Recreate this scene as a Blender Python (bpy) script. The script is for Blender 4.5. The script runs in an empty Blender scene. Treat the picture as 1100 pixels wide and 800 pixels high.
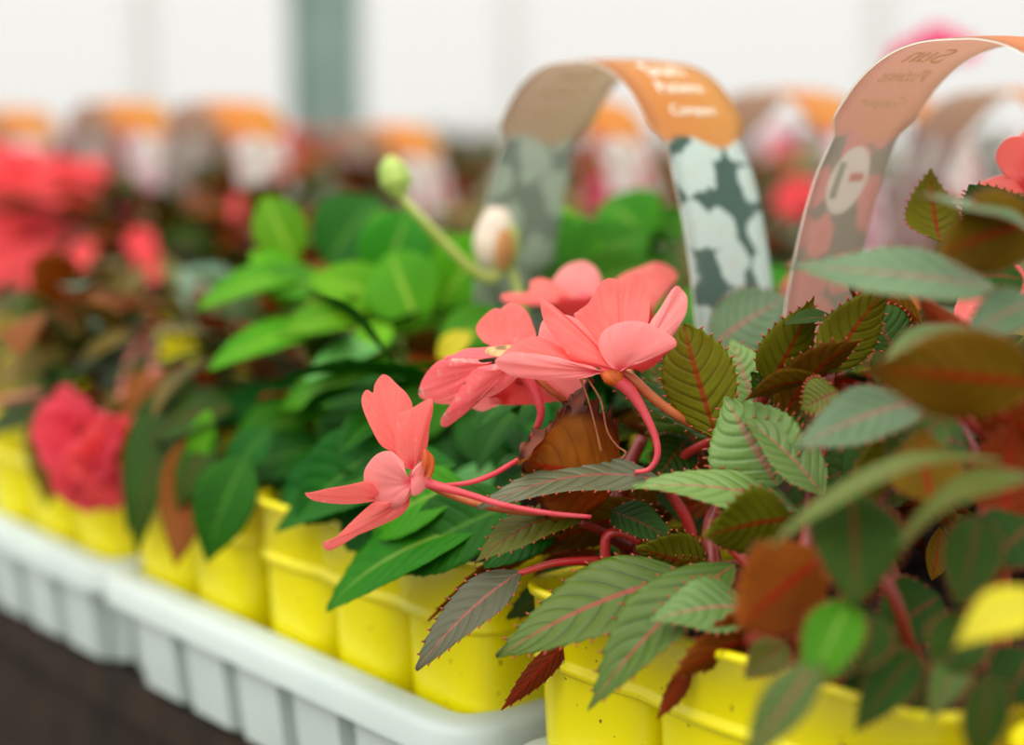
import bpy, math, random
from mathutils import Vector, Matrix
random.seed(7)
C = bpy.context.scene.collection
PI = math.pi

# ------------------------------------------------------------------ camera
PITCH = math.radians(8.69)
FPX = 1800.0
CAM = Vector((0, 0, 1.087))
RX, FW, UP = Vector((1, 0, 0)), Vector((0, math.cos(PITCH), -math.sin(PITCH))), Vector((0, math.sin(PITCH), math.cos(PITCH)))
def at(x, y, z):
    """world point seen at photo pixel (x, y) at depth z metres"""
    return CAM + FW * z + RX * ((x - 550) / FPX * z) + UP * ((400 - y) / FPX * z)
def cdir(r, u, t):
    return (RX * r + UP * u - FW * t).normalized()
cam_d = bpy.data.cameras.new('camera'); cam = bpy.data.objects.new('camera', cam_d); C.objects.link(cam)
cam.location = CAM; cam.rotation_euler = (PI / 2 - PITCH, 0, 0)
cam_d.sensor_width = 36; cam_d.lens = 36 * FPX / 1100; cam_d.clip_start = 0.01
cam_d.dof.use_dof = True; cam_d.dof.focus_distance = 0.598; cam_d.dof.aperture_fstop = cam_d.lens / 1000 / 0.019
cam_d.dof.aperture_blades = 0
bpy.context.scene.camera = cam

# ------------------------------------------------------------------ helpers
def lin(c):
    return tuple((v / 255 / 12.92 if v / 255 <= .04045 else ((v / 255 + .055) / 1.055) ** 2.4) for v in c) + (1,)
def tag(o, label=None, cat=None, group=None, kind=None):
    if label: o['label'] = label
    if cat: o['category'] = cat
    if group: o['group'] = group
    if kind: o['kind'] = kind
    return o
def empty(name, loc, label, cat, group=None):
    o = bpy.data.objects.new(name, None); C.objects.link(o); o.location = loc; o.empty_display_size = .02
    bpy.context.view_layer.update()
    return tag(o, label, cat, group)
def link(name, me, parent=None, M=None):
    o = bpy.data.objects.new(name, me); C.objects.link(o)
    if parent is not None:
        o.parent = parent
        base = full(parent).inverted()
        o.matrix_parent_inverse = base
    if M is not None: o.matrix_basis = M
    return o
def full(o):
    M = o.matrix_basis.copy()
    if o.parent is not None: M = full(o.parent) @ o.matrix_parent_inverse @ M
    return M
class MB:
    def __init__(s): s.v, s.f, s.m, s.uv = [], [], [], []
    def add(s, vs, fs, mat=0, uvs=None):
        b = len(s.v); s.v += [tuple(p) for p in vs]
        s.uv += (uvs if uvs else [(0, 0)] * len(vs))
        s.f += [tuple(b + i for i in f) for f in fs]
        s.m += ([mat] * len(fs) if isinstance(mat, int) else mat)
    def box(s, lo, hi, mat=0, M=None):
        vs = [Vector((x, y, z)) for x in (lo[0], hi[0]) for y in (lo[1], hi[1]) for z in (lo[2], hi[2])]
        if M is not None: vs = [M @ p for p in vs]
        s.add(vs, [(0, 1, 3, 2), (4, 6, 7, 5), (0, 4, 5, 1), (2, 3, 7, 6), (0, 2, 6, 4), (1, 5, 7, 3)], mat)
    def tube(s, pts, rad, mat=0, n=8, flat=1.0):
        pts = [Vector(p) for p in pts]
        if not hasattr(rad, '__len__'): rad = [rad] * len(pts)
        ref = Vector((.31, .2, .93)); vs, fs, uv = [], [], []
        for i, p in enumerate(pts):
            t = (pts[min(i + 1, len(pts) - 1)] - pts[max(i - 1, 0)]).normalized()
            a = t.cross(ref).normalized(); b = t.cross(a)
            for k in range(n):
                q = 2 * PI * k / n
                vs.append(p + (a * math.cos(q) + b * math.sin(q) * flat) * rad[i]); uv.append((i / (len(pts) - 1), k / n))
        for i in range(len(pts) - 1):
            for k in range(n):
                fs.append((i * n + k, i * n + (k + 1) % n, (i + 1) * n + (k + 1) % n, (i + 1) * n + k))
        fs.append(tuple(range(n))[::-1]); fs.append(tuple((len(pts) - 1) * n + k for k in range(n)))
        s.add(vs, fs, mat, uv)
    def mesh(s, name, mats, smooth=True):
        me = bpy.data.meshes.new(name); me.from_pydata(s.v, [], s.f)
        for m in mats: me.materials.append(m)
        me.polygons.foreach_set('material_index', s.m)
        me.polygons.foreach_set('use_smooth', [smooth] * len(s.f))
        l = me.uv_layers.new(name='UVMap')
        idx = [0] * len(me.loops); me.loops.foreach_get('vertex_index', idx)
        flat = []
        for i in idx: flat += s.uv[i]
        l.data.foreach_set('uv', flat)
        me.update(); return me
    def build(s, name, mats, parent=None, smooth=True):
        return link(name, s.mesh(name, mats if isinstance(mats, (list, tuple)) else [mats], smooth), parent)
def bez(pts, n=12):
    """Catmull-Rom through the points"""
    P = [Vector(p) for p in pts]; P = [P[0] * 2 - P[1]] + P + [P[-1] * 2 - P[-2]]; out = []
    for i in range(1, len(P) - 2):
        for k in range(n):
            t = k / n; a, b, c, d = P[i - 1], P[i], P[i + 1], P[i + 2]
            out.append(.5 * ((2 * b) + (c - a) * t + (2 * a - 5 * b + 4 * c - d) * t * t + (3 * b - a - 3 * c + d) * t ** 3))
    out.append(P[-2]); return out
def lerp(a, b, t): return a + (b - a) * t

# ------------------------------------------------------------------ materials
class NT:
    def __init__(s, name):
        s.m = bpy.data.materials.new(name); s.m.use_nodes = True; s.t = s.m.node_tree; s.t.nodes.clear()
        s.out = s.n('ShaderNodeOutputMaterial')
    def n(s, k, **kw):
        x = s.t.nodes.new(k)
        for a, b in kw.items(): setattr(x, a, b)
        return x
    def l(s, a, b): s.t.links.new(a, b)
    def val(s, sock, v):
        if isinstance(v, (int, float)): sock.default_value = v
        elif isinstance(v, tuple): sock.default_value = v
        else: s.l(v, sock)
    def math(s, op, a, b=0.0, c=0.0):
        x = s.n('ShaderNodeMath', operation=op)
        s.val(x.inputs[0], a); s.val(x.inputs[1], b); s.val(x.inputs[2], c); return x.outputs[0]
    def ss(s, v, lo, hi):
        x = s.n('ShaderNodeMapRange', interpolation_type='SMOOTHSTEP'); s.val(x.inputs[0], v)
        x.inputs[1].default_value = lo; x.inputs[2].default_value = hi; return x.outputs[0]
    def mix(s, f, a, b):
        x = s.n('ShaderNodeMix', data_type='RGBA'); s.val(x.inputs[0], f); s.val(x.inputs[6], a); s.val(x.inputs[7], b); return x.outputs[2]
    def noise(s, scale, detail=3, vec=None, rough=.5):
        x = s.n('ShaderNodeTexNoise'); x.inputs['Scale'].default_value = scale; x.inputs['Detail'].default_value = detail
        x.inputs['Roughness'].default_value = rough
        if vec is not None: s.l(vec, x.inputs['Vector'])
        return x.outputs[0]
    def uv(s):
        u = s.n('ShaderNodeUVMap', uv_map='UVMap'); x = s.n('ShaderNodeSeparateXYZ'); s.l(u.outputs[0], x.inputs[0])
        return u.outputs[0], x.outputs[0], x.outputs[1]
    def obj(s): return s.n('ShaderNodeTexCoord').outputs['Object']
    def bsdf(s, col, rough=.5, spec=.5, trans=0.0, tcol=None, bump=None, bstr=.2, bdist=.001, coat=0):
        p = s.n('ShaderNodeBsdfPrincipled'); s.val(p.inputs['Base Color'], col); s.val(p.inputs['Roughness'], rough)
        p.inputs['Specular IOR Level'].default_value = spec; p.inputs['Coat Weight'].default_value = coat
        if bump is not None:
            b = s.n('ShaderNodeBump'); b.inputs['Strength'].default_value = bstr; b.inputs['Distance'].default_value = bdist
            s.l(bump, b.inputs['Height']); s.l(b.outputs[0], p.inputs['Normal'])
        sh = p.outputs[0]
        if trans:
            t = s.n('ShaderNodeBsdfTranslucent'); s.val(t.inputs['Color'], tcol if tcol is not None else col)
            m = s.n('ShaderNodeMixShader'); m.inputs[0].default_value = trans
            s.l(sh, m.inputs[1]); s.l(t.outputs[0], m.inputs[2]); sh = m.outputs[0]
        s.l(sh, s.out.inputs[0]); return s.m

def leaf_mat(name, col, col2, rib, vein, veinf=.5, rough=.42, spec=.5, trans=.35, tcol=None, nv=8, rib_w=.05, edge=None):
    s = NT(name); uvv, u, v = s.uv()
    av = s.math('ABSOLUTE', s.math('SUBTRACT', s.math('MULTIPLY', v, 2.0), 1.0))
    nz = s.noise(28, 4, s.obj()); nz2 = s.noise(160, 3, s.obj())
    f = s.math('ADD', s.math('MULTIPLY', s.ss(nz, .3, .7), .8), s.math('MULTIPLY', s.math('SUBTRACT', nz2, .5), .7))
    base = s.mix(f, lin(col), lin(col2))
    oi = s.n('ShaderNodeObjectInfo')
    hs = s.n('ShaderNodeHueSaturation'); s.val(hs.inputs['Color'], base)
    s.val(hs.inputs['Value'], s.math('ADD', s.math('MULTIPLY', oi.outputs['Random'], .4), .8))
    s.val(hs.inputs['Hue'], s.math('ADD', s.math('MULTIPLY', s.math('FRACT', s.math('MULTIPLY', oi.outputs['Random'], 7.3)), .025), .4875))
    base = hs.outputs[0]
    ph = s.math('SUBTRACT', s.math('MULTIPLY', u, float(nv)), s.math('MULTIPLY', s.math('POWER', av, 1.2), 2.0))
    tri = s.math('ABSOLUTE', s.math('SUBTRACT', s.math('FRACT', ph), .5))          # 0 at the vein
    vm = s.math('MULTIPLY', s.math('SUBTRACT', 1.0, s.ss(tri, .0, .11)), s.math('SUBTRACT', 1.0, s.ss(av, .55, .95)))
    base = s.mix(s.math('MULTIPLY', vm, veinf), base, lin(vein))
    rm = s.math('SUBTRACT', 1.0, s.ss(av, rib_w * .6, rib_w * 1.9))
    rm = s.math('MULTIPLY', rm, s.math('SUBTRACT', 1.0, s.math('MULTIPLY', u, .35)))
    base = s.mix(s.math('MULTIPLY', rm, .9), base, lin(rib))
    if edge: base = s.mix(s.math('MULTIPLY', s.ss(s.math('ADD', av, s.math('MULTIPLY', s.math('SUBTRACT', nz, .5), .8)), .7, .95), .9), base, lin(edge))
    hgt = s.math('ADD', s.math('MULTIPLY', s.ss(tri, 0, .3), .8), s.math('MULTIPLY', nz2, .9))
    return s.bsdf(base, rough, spec, trans, s.mix(.5, base, lin(tcol)) if tcol else base, hgt, .45, .0009)

def petal_mat(name, col, col2, throat, worn=0.0, trans=.58):
    s = NT(name); uvv, u, v = s.uv()
    mp = s.n('ShaderNodeMapping'); mp.inputs['Scale'].default_value = (3, 46, 1); s.l(uvv, mp.inputs[0])
    st = s.noise(1.0, 4, mp.outputs[0]); nz = s.noise(60, 3, s.obj()); fine = s.noise(420, 2, s.obj())
    base = s.mix(s.math('ADD', s.math('MULTIPLY', s.ss(st, .3, .75), .55), s.math('MULTIPLY', s.ss(nz, .35, .7), .45)), lin(col), lin(col2))
    base = s.mix(s.math('MULTIPLY', s.math('SUBTRACT', 1.0, s.ss(u, .02, .3)), .8), base, lin(throat))
    sp = s.ss(fine, .69, .73)
    base = s.mix(s.math('MULTIPLY', sp, .5), base, lin((255, 214, 205)))
    if worn:
        w = s.math('MULTIPLY', s.ss(s.noise(190, 4, s.obj(), .7), .62 - worn * .1, .68), s.ss(u, .45, .9))
        base = s.mix(w, base, lin((236, 205, 190)))
        w2 = s.math('MULTIPLY', s.ss(s.noise(120, 4, s.obj(), .7), .6, .68), s.ss(u, .93, .985))
        base = s.mix(w2, base, lin((120, 62, 35)))
    return s.bsdf(base, .5, .35, trans, s.mix(.3, base, (1, .8, .78, 1)), s.math('ADD', st, s.math('MULTIPLY', fine, .5)), .16, .0006)

def plain(name, col, col2=None, scale=30, rough=.5, spec=.5, trans=0, bump=0, tcol=None):
    s = NT(name); nz = s.noise(scale, 4, s.obj())
    return s.bsdf(s.mix(s.ss(nz, .3, .7), lin(col), lin(col2 or col)), rough, spec, trans, lin(tcol) if tcol else None, nz if bump else None, bump or .1, .002)

TG = dict(rib=(176, 92, 80), vein=(70, 98, 66))
M_silver = leaf_mat('leaf_silver_bronze', (84, 88, 54), (102, 104, 78), (156, 84, 70), (64, 60, 40), .55, .42, .4, .25)
M_olive = leaf_mat('leaf_olive', (102, 106, 20), (76, 80, 18), (122, 44, 30), (70, 68, 18), .6, .46, .3, .35)
M_green = leaf_mat('leaf_green', (70, 104, 16), (98, 122, 44), (166, 66, 56), (42, 68, 10), .8, .42, .36, .35)
M_pale = leaf_mat('leaf_pale_green', (104, 140, 60), (124, 156, 84), (170, 104, 86), (62, 104, 42), .65, .42, .4, .3)
M_grey = leaf_mat('leaf_grey_green', (94, 124, 82), (78, 106, 70), (156, 88, 76), (58, 88, 50), .55, .4, .42, .25)
M_dark = leaf_mat('leaf_dark_green', (38, 72, 4), (56, 86, 12), (112, 58, 24), (22, 48, 4), .6, .5, .18, .35)
M_under = leaf_mat('leaf_underside_bronze', (142, 108, 10), (124, 74, 10), (180, 20, 12), (84, 38, 6), .7, .58, .15, .55, (220, 125, 0), rib_w=.07)
M_underg = leaf_mat('leaf_underside_olive', (130, 134, 16), (116, 102, 14), (172, 30, 18), (88, 46, 12), .75, .58, .15, .55, (200, 180, 0), rib_w=.06)
M_brown = leaf_mat('leaf_underside_brown', (156, 70, 8), (126, 46, 6), (182, 30, 14), (94, 30, 6), .6, .58, .15, .55, (240, 100, 0), rib_w=.07)
M_dead = leaf_mat('leaf_withered', (150, 78, 12), (92, 38, 8), (170, 18, 12), (70, 26, 8), .4, .62, .15, .5, (235, 115, 5), rib_w=.05, edge=(54, 20, 10), nv=6)
M_yell = leaf_mat('leaf_yellowed', (226, 206, 0), (200, 190, 30), (190, 170, 60), (170, 160, 40), .4, .45, .4, .4)
M_bright = leaf_mat('leaf_bright_green', (108, 178, 0), (82, 156, 0), (166, 202, 60), (66, 138, 0), .45, .5, .18, .45, (140, 205, 0))
M_mid = leaf_mat('leaf_mid_green', (66, 144, 4), (46, 122, 8), (130, 170, 60), (34, 98, 4), .5, .5, .18, .42, (105, 185, 0))
M_gdark = leaf_mat('leaf_deep_green', (30, 106, 8), (20, 84, 10), (80, 136, 40), (12, 62, 4), .5, .5, .18, .38, (60, 150, 0))
M_gpale = leaf_mat('leaf_soft_green', (96, 164, 66), (80, 150, 52), (150, 190, 120), (70, 134, 44), .4, .4, .45, .3)
M_brz = leaf_mat('leaf_bronze_green', (104, 110, 34), (126, 98, 28), (164, 72, 40), (78, 74, 22), .4, .46, .3, .4, (180, 125, 10))
M_rust = leaf_mat('leaf_rust', (162, 82, 16), (134, 78, 16), (176, 52, 24), (98, 48, 12), .4, .5, .22, .45, (220, 110, 10))
M_tip = plain('leaf_tooth_red', (168, 66, 34), (140, 60, 30), 200, .5)
M_coral = petal_mat('petal_coral', (252, 122, 114), (255, 152, 142), (236, 30, 80))
M_coralw = petal_mat('petal_coral_weathered', (246, 116, 124), (252, 150, 150), (222, 60, 84), 1.0)
M_coralp = petal_mat('petal_coral_pale_back', (250, 156, 154), (255, 182, 176), (238, 70, 100))
M_red = petal_mat('petal_red', (226, 58, 58), (236, 84, 80), (200, 20, 30))
M_mag = petal_mat('petal_magenta', (230, 60, 130), (240, 100, 150), (200, 20, 90))
M_pinkred = petal_mat('petal_pink_red', (240, 64, 92), (246, 110, 124), (220, 10, 40))
M_stemred = plain('stem_red', (186, 34, 34), (160, 48, 36), 90, .35, .5)
M_stempink = plain('spur_pink', (236, 96, 104), (226, 70, 80), 90, .4, .5, .35)
M_stemor = plain('pedicel_orange', (206, 116, 62), (190, 96, 52), 90, .4, .5, .2)
M_stemdk = plain('stem_dark_red', (104, 22, 16), (134, 44, 28), 60, .4, .5)
M_stemgr = plain('stem_yellow_green', (196, 206, 112), (180, 196, 90), 60, .4, .5, .25)
M_sepal = plain('sepal_orange', (220, 108, 34), (196, 72, 24), 140, .45, .5, .3)
M_straw = plain('withered_filament', (150, 88, 40), (120, 60, 28), 200, .6)
M_cream = plain('bud_cream', (244, 236, 214), (238, 214, 196), 60, .5, .4, .3)
M_soil = plain('potting_soil', (44, 30, 20), (24, 16, 12), 240, .95, .2, 0, .6)

def yellow_mat():
    s = NT('yellow_plastic'); o = s.obj(); sp = s.ss(s.noise(330, 1, o), .735, .755); w = s.noise(12, 3, o)
    base = s.mix(s.ss(w, .3, .7), lin((242, 230, 0)), lin((236, 222, 0)))
    base = s.mix(s.math('MULTIPLY', sp, .85), base, lin((70, 58, 20)))
    return s.bsdf(base, .32, .5, .12, lin((255, 235, 0)), w, .05, .002)
M_yp = yellow_mat()
M_tray = plain('grey_white_tray_plastic', (196, 208, 200), (188, 201, 194), 14, .45, .5, .08)

# ------------------------------------------------------------------ leaf and petal sheets
def sheet(L, W, prof, na=18, nc=6, bend=.0, side=0.0, fold=0.0, cup=0.0, twist=0.0, quilt=0.0, nq=8, teeth=0, tooth=.0,
          wave=0.0, thick=.0003, notch=0.0, spikes=False, ragged=0.0, tipcurl=0.0, rng=None, useq=0):
    """double-sided blade from (0,0,0) along +Y, upper side +Z. slots: 0 upper, 1 lower, 2 tooth points"""
    rng = rng or random
    mb = MB(); top, bot, uv = [], [], []
    ph = [rng.random() * 6 for _ in range(4)]; cols = 2 * nc + 1
    rag = [[(rng.random() - .5) * 2 * ragged for _ in range(na + 1)] for _ in range(2)]
    spk = []
    for i in range(na + 1):
        s_ = i / na; u = s_ if not useq else 1 - (1 - s_) ** 2.2
        w = max(prof(u), .0) * W / 2
        for j in range(cols):
            v = (j - nc) / nc; av = abs(v); ww = w
            sd = 0 if v < 0 else 1
            yy = u
            if teeth and av == 1:
                fr = (u * teeth) % 1.0
                ww = w + W * tooth * (fr ** 1.3 - .3) * (1 if .06 < u < .97 else 0); yy = u + .25 * fr / teeth
            if ragged and av == 1: ww *= 1 + rag[sd][i]
            if notch: yy = u - notch * math.exp(-(v / .34) ** 2) * u ** 5
            x = v * ww; y = yy * L
            z = 4 * bend * L * u * (1 - u) + fold * av * ww + cup * v * v * ww * 2
            z += tipcurl * L * max(0, u - .6) ** 2 * 6
            if quilt:
                p = u * nq - (av ** 1.2) * 2.0
                z += quilt * W * (abs(math.sin(PI * p)) - .6) * (1 - av ** 4) * min(1, av * 4) * min(1, u * 6) * min(1, (1 - u) * 5)
            if wave: z += wave * W * av ** 2 * math.sin(u * 9 + ph[sd] + (0 if v < 0 else 2))
            x += side * L * 4 * u * (1 - u)
            if twist:
                a = twist * u; x, z = x * math.cos(a) - z * math.sin(a), x * math.sin(a) + z * math.cos(a)
            top.append(Vector((x, y, z))); bot.append(Vector((x, y, z - thick * (1 if 0 < i < na and av < 1 else .2))))
            uv.append((u, (v + 1) / 2))
    n = len(top); fs, ms = [], []
    for i in range(na):
        for j in range(cols - 1):
            a, b, c, d = i * cols + j, i * cols + j + 1, (i + 1) * cols + j + 1, (i + 1) * cols + j
            fs.append((a, b, c, d)); ms.append(0); fs.append((n + d, n + c, n + b, n + a)); ms.append(1)
    for i in range(na):
        for j in (0, cols - 1):
            a, d = i * cols + j, (i + 1) * cols + j
            fs.append((a, d, n + d, n + a) if j == 0 else (d, a, n + a, n + d)); ms.append(1)
    mb.add(top + bot, fs, ms, uv + uv)
    if spikes and teeth:
        for k in range(1, teeth):
            for j, sg in ((0, -1), (cols - 1, 1)):
                i = min(na - 1, max(1, int(math.floor((k - .02) / teeth * na))))
                p = top[i * cols + j]; q = top[i * cols + nc]; d = (p - q)
                if d.length < W * .06: continue
                d.normalize(); d = (d + Vector((0, .6, 0)) + Vector((rng.uniform(-.2, .2), rng.uniform(-.3, .3), rng.uniform(-.1, .5)))).normalized()
                ln = W * rng.uniform(.035, .06)
                mb.tube([p - d * .0003, p + d * ln * .5, p + d * ln], [.0005, .00035, .00008], 2, 5)
    return mb
def prof_leaf(a=.75, b=1.18):
    u0 = a / (a + b); k = (u0 ** a) * ((1 - u0) ** b)
    return lambda u: (max(u, 0) ** a) * (max(1 - u, 0) ** b) / k
def prof_petal(a=.75, b=.4):
    u0 = a / (a + b); k = (u0 ** a) * ((1 - u0) ** b)
    return lambda u: .06 * (1 - u) + (max(u, 0) ** a) * (max(1 - u, 0) ** b) / k
def frame(B, T, nrm):
    y = (T - B); L = y.length; y.normalize(); x = y.cross(nrm).normalized(); z = x.cross(y)
    M = Matrix((x, y, z)).transposed().to_4x4(); M.translation = B
    return M, L

def blade(parent, name, b, t, wpx, nrm, mats, prof, label=None, petiole=None, pm=None, **kw):
    """one blade from photo-located base b=(x,y,z) to tip t with a real width wpx pixels at its depth"""
    B, T = at(*b), at(*t); M, L = frame(B, T, cdir(*nrm)); W = wpx / FPX * (b[2] + t[2]) / 2
    o = link(name, sheet(L, W, prof, **kw).mesh(name, list(mats)), parent, None)
    o.matrix_basis = M if parent is None else M
    if label: o['label'] = label
    if petiole is not None:
        p = MB(); q = [B + (T - B) * .03] + [at(*x) for x in petiole]
        p.tube(bez(q, 6), [lerp(.0011, .0019, i / (6 * (len(q) - 1))) for i in range(6 * (len(q) - 1) + 1)], 0, 8)
        p.build('petiole', pm or M_stemred, o)
    return o
def hero_leaf(plant, b, t, w, nrm, up, un, bend=.08, fold=.12, teeth=13, pr=None, pet=None, pm=None, label=None, **kw):
    d = dict(na=teeth * 4, nc=7, bend=bend, fold=fold, teeth=teeth, tooth=.035, quilt=.022, nq=9, spikes=True, wave=.04)
    d.update(kw)
    return blade(plant, 'leaf', b, t, w, nrm, (up, un, M_tip), pr or prof_leaf(), label, pet, pm, **d)
def tube_px(parent, name, pts, rad, mat, n=10, seg=8):
    q = bez([at(*p) for p in pts], seg); m = MB()
    if hasattr(rad, '__len__'):
        k = len(rad) - 1; r = []
        for i in range(len(q)):
            s_ = i / (len(q) - 1) * k; a = min(int(s_), k - 1); r.append(lerp(rad[a], rad[a + 1], s_ - a))
    else: r = rad
    m.tube(q, r, 0, n); return m.build(name, mat, parent)

# ------------------------------------------------------------------ layout of the bench: trays along D, deep along E
DV, EV = Vector((-.64, .768, 0)).normalized(), Vector((.768, .64, 0)).normalized()
P3 = Vector((-.0215, .619, 0))
def bench_pt(t, o, z=0): return P3 + DV * t + EV * o + Vector((0, 0, z))
BM = Matrix((-DV, EV, Vector((0, 0, 1)))).transposed().to_4x4()      # local x towards the viewer along the row, y inward
Z_BENCH, Z_RIM = .798, .856
Z_BEAD, Z_TOP, Z_SOIL = .890, .917, .906

# setting
g = plain('concrete_floor', (64, 46, 32), (44, 32, 24), 5, .8, .3)
m = MB(); m.box((-6, -3, -.1), (6, 9, 0)); tag(m.build('floor', g, smooth=False), kind='structure')
# glazed end wall of the greenhouse
def pane_mat():
    s = NT('milky_glazing'); t = s.n('ShaderNodeBsdfTranslucent'); t.inputs[0].default_value = (.9, .9, .89, 1)
    q = s.n('ShaderNodeBsdfTransparent'); q.inputs[0].default_value = (.9, .9, .89, 1); x = s.n('ShaderNodeMixShader'); x.inputs[0].default_value = .35
    s.l(q.outputs[0], x.inputs[1]); s.l(t.outputs[0], x.inputs[2]); s.l(x.outputs[0], s.out.inputs[0]); return s.m
MP = pane_mat(); MPOST = plain('grey_green_painted_steel', (128, 150, 140), (116, 138, 130), 8, .5); MFAINT = plain('white_painted_bar', (214, 214, 208), (206, 206, 202), 8, .5)
YW = 4.6
wm = MB(); wm.box((-4, YW, 0), (4, YW + .1, .75)); tag(wm.build('wall_back', MFAINT, smooth=False), kind='structure')
for i in range(8):
    m = MB(); m.box((-4 + i, YW + .03, .75), (-3 + i - .01, YW + .04, 3.2)); w = m.build('window_%d' % (i + 1), MP, smooth=False); tag(w, kind='structure')
    f = MB(); f.box((-4.02 + i, YW + .0, .75), (-3.985 + i, YW + .06, 3.2)); f.box((-4 + i, YW, 3.16), (-3 + i, YW + .06, 3.2)); f.build('window_frame', MFAINT, w, smooth=False)
xp = at(351, 60, 3.2)
m = MB(); m.box((xp.x - .058, xp.y - .055, 0), (xp.x + .058, xp.y + .055, 3.2)); m.box((xp.x - .1, xp.y - .1, 0), (xp.x + .1, xp.y + .1, .015))
for sx in (-1, 1): m.box((xp.x + sx * .058 - .006, xp.y - .075, 0), (xp.x + sx * .058 + .006, xp.y + .06, 3.2))
tag(m.build('trim_1', MPOST, smooth=False), kind='structure')
# bench
MWOOD = plain('dark_brown_timber', (46, 33, 20), (28, 20, 13), 30, .7, .3, 0, .3)  # very dark brown, mottled by noise
be = empty('potting_bench', bench_pt(0, .6, 0), 'dark timber slatted bench carrying the grey white trays', 'bench')
m = MB()
for k in range(13): m.box((-2.9, -.0 + k * .1, Z_BENCH - .02), (1.2, .082 + k * .1, Z_BENCH - .001), 0, Matrix.Translation(P3) @ BM)
m.build('slatted_top', MWOOD, be, smooth=False)
m = MB(); m.box((-2.9, .01, Z_BENCH - .09), (1.2, .04, Z_BENCH - .02), 0, Matrix.Translation(P3) @ BM); m.build('apron_rail', MWOOD, be, smooth=False)
for x in (-2.6, -1.5, -.4, .9):
    for y in (.05, 1.2):
        m = MB(); m.box((x - .03, y - .03, 0), (x + .03, y + .03, Z_BENCH - .02), 0, Matrix.Translation(P3) @ BM); m.build('leg', MWOOD, be, smooth=False)

def rounded(lx, ly, r, n=8, per=1, scal=None):
    """closed outline of a rounded rectangle x in 0..-lx... centred; returns (pt, normal)"""
    out = []; hx, hy = lx / 2, ly / 2
    for cx, cy, a0 in ((hx - r, hy - r, 0), (-hx + r, hy - r, 90), (-hx + r, -hy + r, 180), (hx - r, -hy + r, 270)):
        for k in range(n + 1):
            a = math.radians(a0 + 90 * k / n); out.append((Vector((cx + r * math.cos(a), cy + r * math.sin(a), 0)), Vector((math.cos(a), math.sin(a), 0))))
    if per > 1:
        o2 = []
        for i in range(len(out)):
            a, b = out[i], out[(i + 1) % len(out)]
            o2.append(a)
            if (b[0] - a[0]).length > r * .8:
                for k in range(1, per): o2.append((a[0].lerp(b[0], k / per), a[1]))
        out = o2
    return out
def sweep(mb, outline, profile, M, mat=0, cap=False, off=None):
    n = len(outline); vs, fs = [], []
    for (o, z) in profile:
        for (p, nn) in outline: vs.append(M @ (p + nn * (o + (off(p) if off else 0)) + Vector((0, 0, z))))
    for i in range(len(profile) - 1):
        for k in range(n): fs.append((i * n + k, i * n + (k + 1) % n, (i + 1) * n + (k + 1) % n, (i + 1) * n + k))
    if cap: fs.append(tuple((len(profile) - 1) * n + k for k in range(n)))
    mb.add(vs, fs, mat)

def make_tray(t0, t1, label):
    lx, ly = t1 - t0, .54
    o = bpy.data.objects.new('tmp', None)
    c = bench_pt((t0 + t1) / 2, ly / 2, 0); M = Matrix.Translation(c) @ BM; mb = MB()
    out = rounded(lx, ly, .016, 8)
    sweep(mb, out, [(-.012, Z_RIM - .052), (-.007, Z_RIM - .002), (-.0055, Z_RIM), (.003, Z_RIM - .0005), (.0065, Z_RIM - .002), (.008, Z_RIM - .005), (.009, Z_RIM - .014), (.007, Z_RIM - .0155),
                    (-.007, Z_RIM - .0155), (-.009, Z_BENCH + .002), (-.011, Z_BENCH), (-.02, Z_BENCH)], M, 0, True)
    out2 = rounded(lx, ly, .016, 8); sweep(mb, out2, [(-.012, Z_RIM - .052), (-.016, Z_RIM - .053)], M, 0, True)
    def panel(x, y, ax):           # raised panel between the grooves of the side wall
        hw = .0185
        a = Vector((1, 0, 0)) if ax == 'x' else Vector((0, 1, 0)); nn = Vector((0, 1 if y > 0 else -1, 0)) if ax == 'x' else Vector((1 if x > 0 else -1, 0, 0))
        p = Vector((x, y, 0)); vs = []
        for zz, off in ((Z_BENCH + .002, -.006), (Z_BENCH + .004, -.001), (Z_RIM - .02, .003), (Z_RIM - .0155, .002)):
            for sx, oo in ((-1, -.014), (-.93, 0), (.93, 0), (1, -.014)): vs.append(M @ (p + a * sx * hw + nn * (off + oo) + Vector((0, 0, zz))))
        fs = []
        for i in range(3):
            for k in range(3): fs.append((i * 4 + k, i * 4 + k + 1, i * 4 + k + 5, i * 4 + k + 4))
        mb.add(vs, fs, 0)
    nx = int((lx - .012) / .048); 
    for k in range(nx):
        x = (k - (nx - 1) / 2) * .048
        for y in (-ly / 2, ly / 2): panel(x, y, 'x')
    for k in range(11):
        y = (k - 5) * .048
        for x in (-lx / 2, lx / 2): panel(x, y, 'y')
    bpy.data.objects.remove(o)
    ob = mb.build('plant_tray', M_tray); bev = ob.modifiers.new('e', 'EDGE_SPLIT'); bev.split_angle = math.radians(50)
    return tag(ob, label, 'tray', 'plastic trays along the bench edge')
make_tray(-.004, .291, 'grey white plastic tray whose near rounded corner ends beside the front yellow pack')
make_tray(.297, .60, 'most blurred grey white tray at the left edge under the hanging pink red flower')
make_tray(-.222, -.036, 'grey white tray just under the sharp yellow pack at the bottom of the frame')

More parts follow.
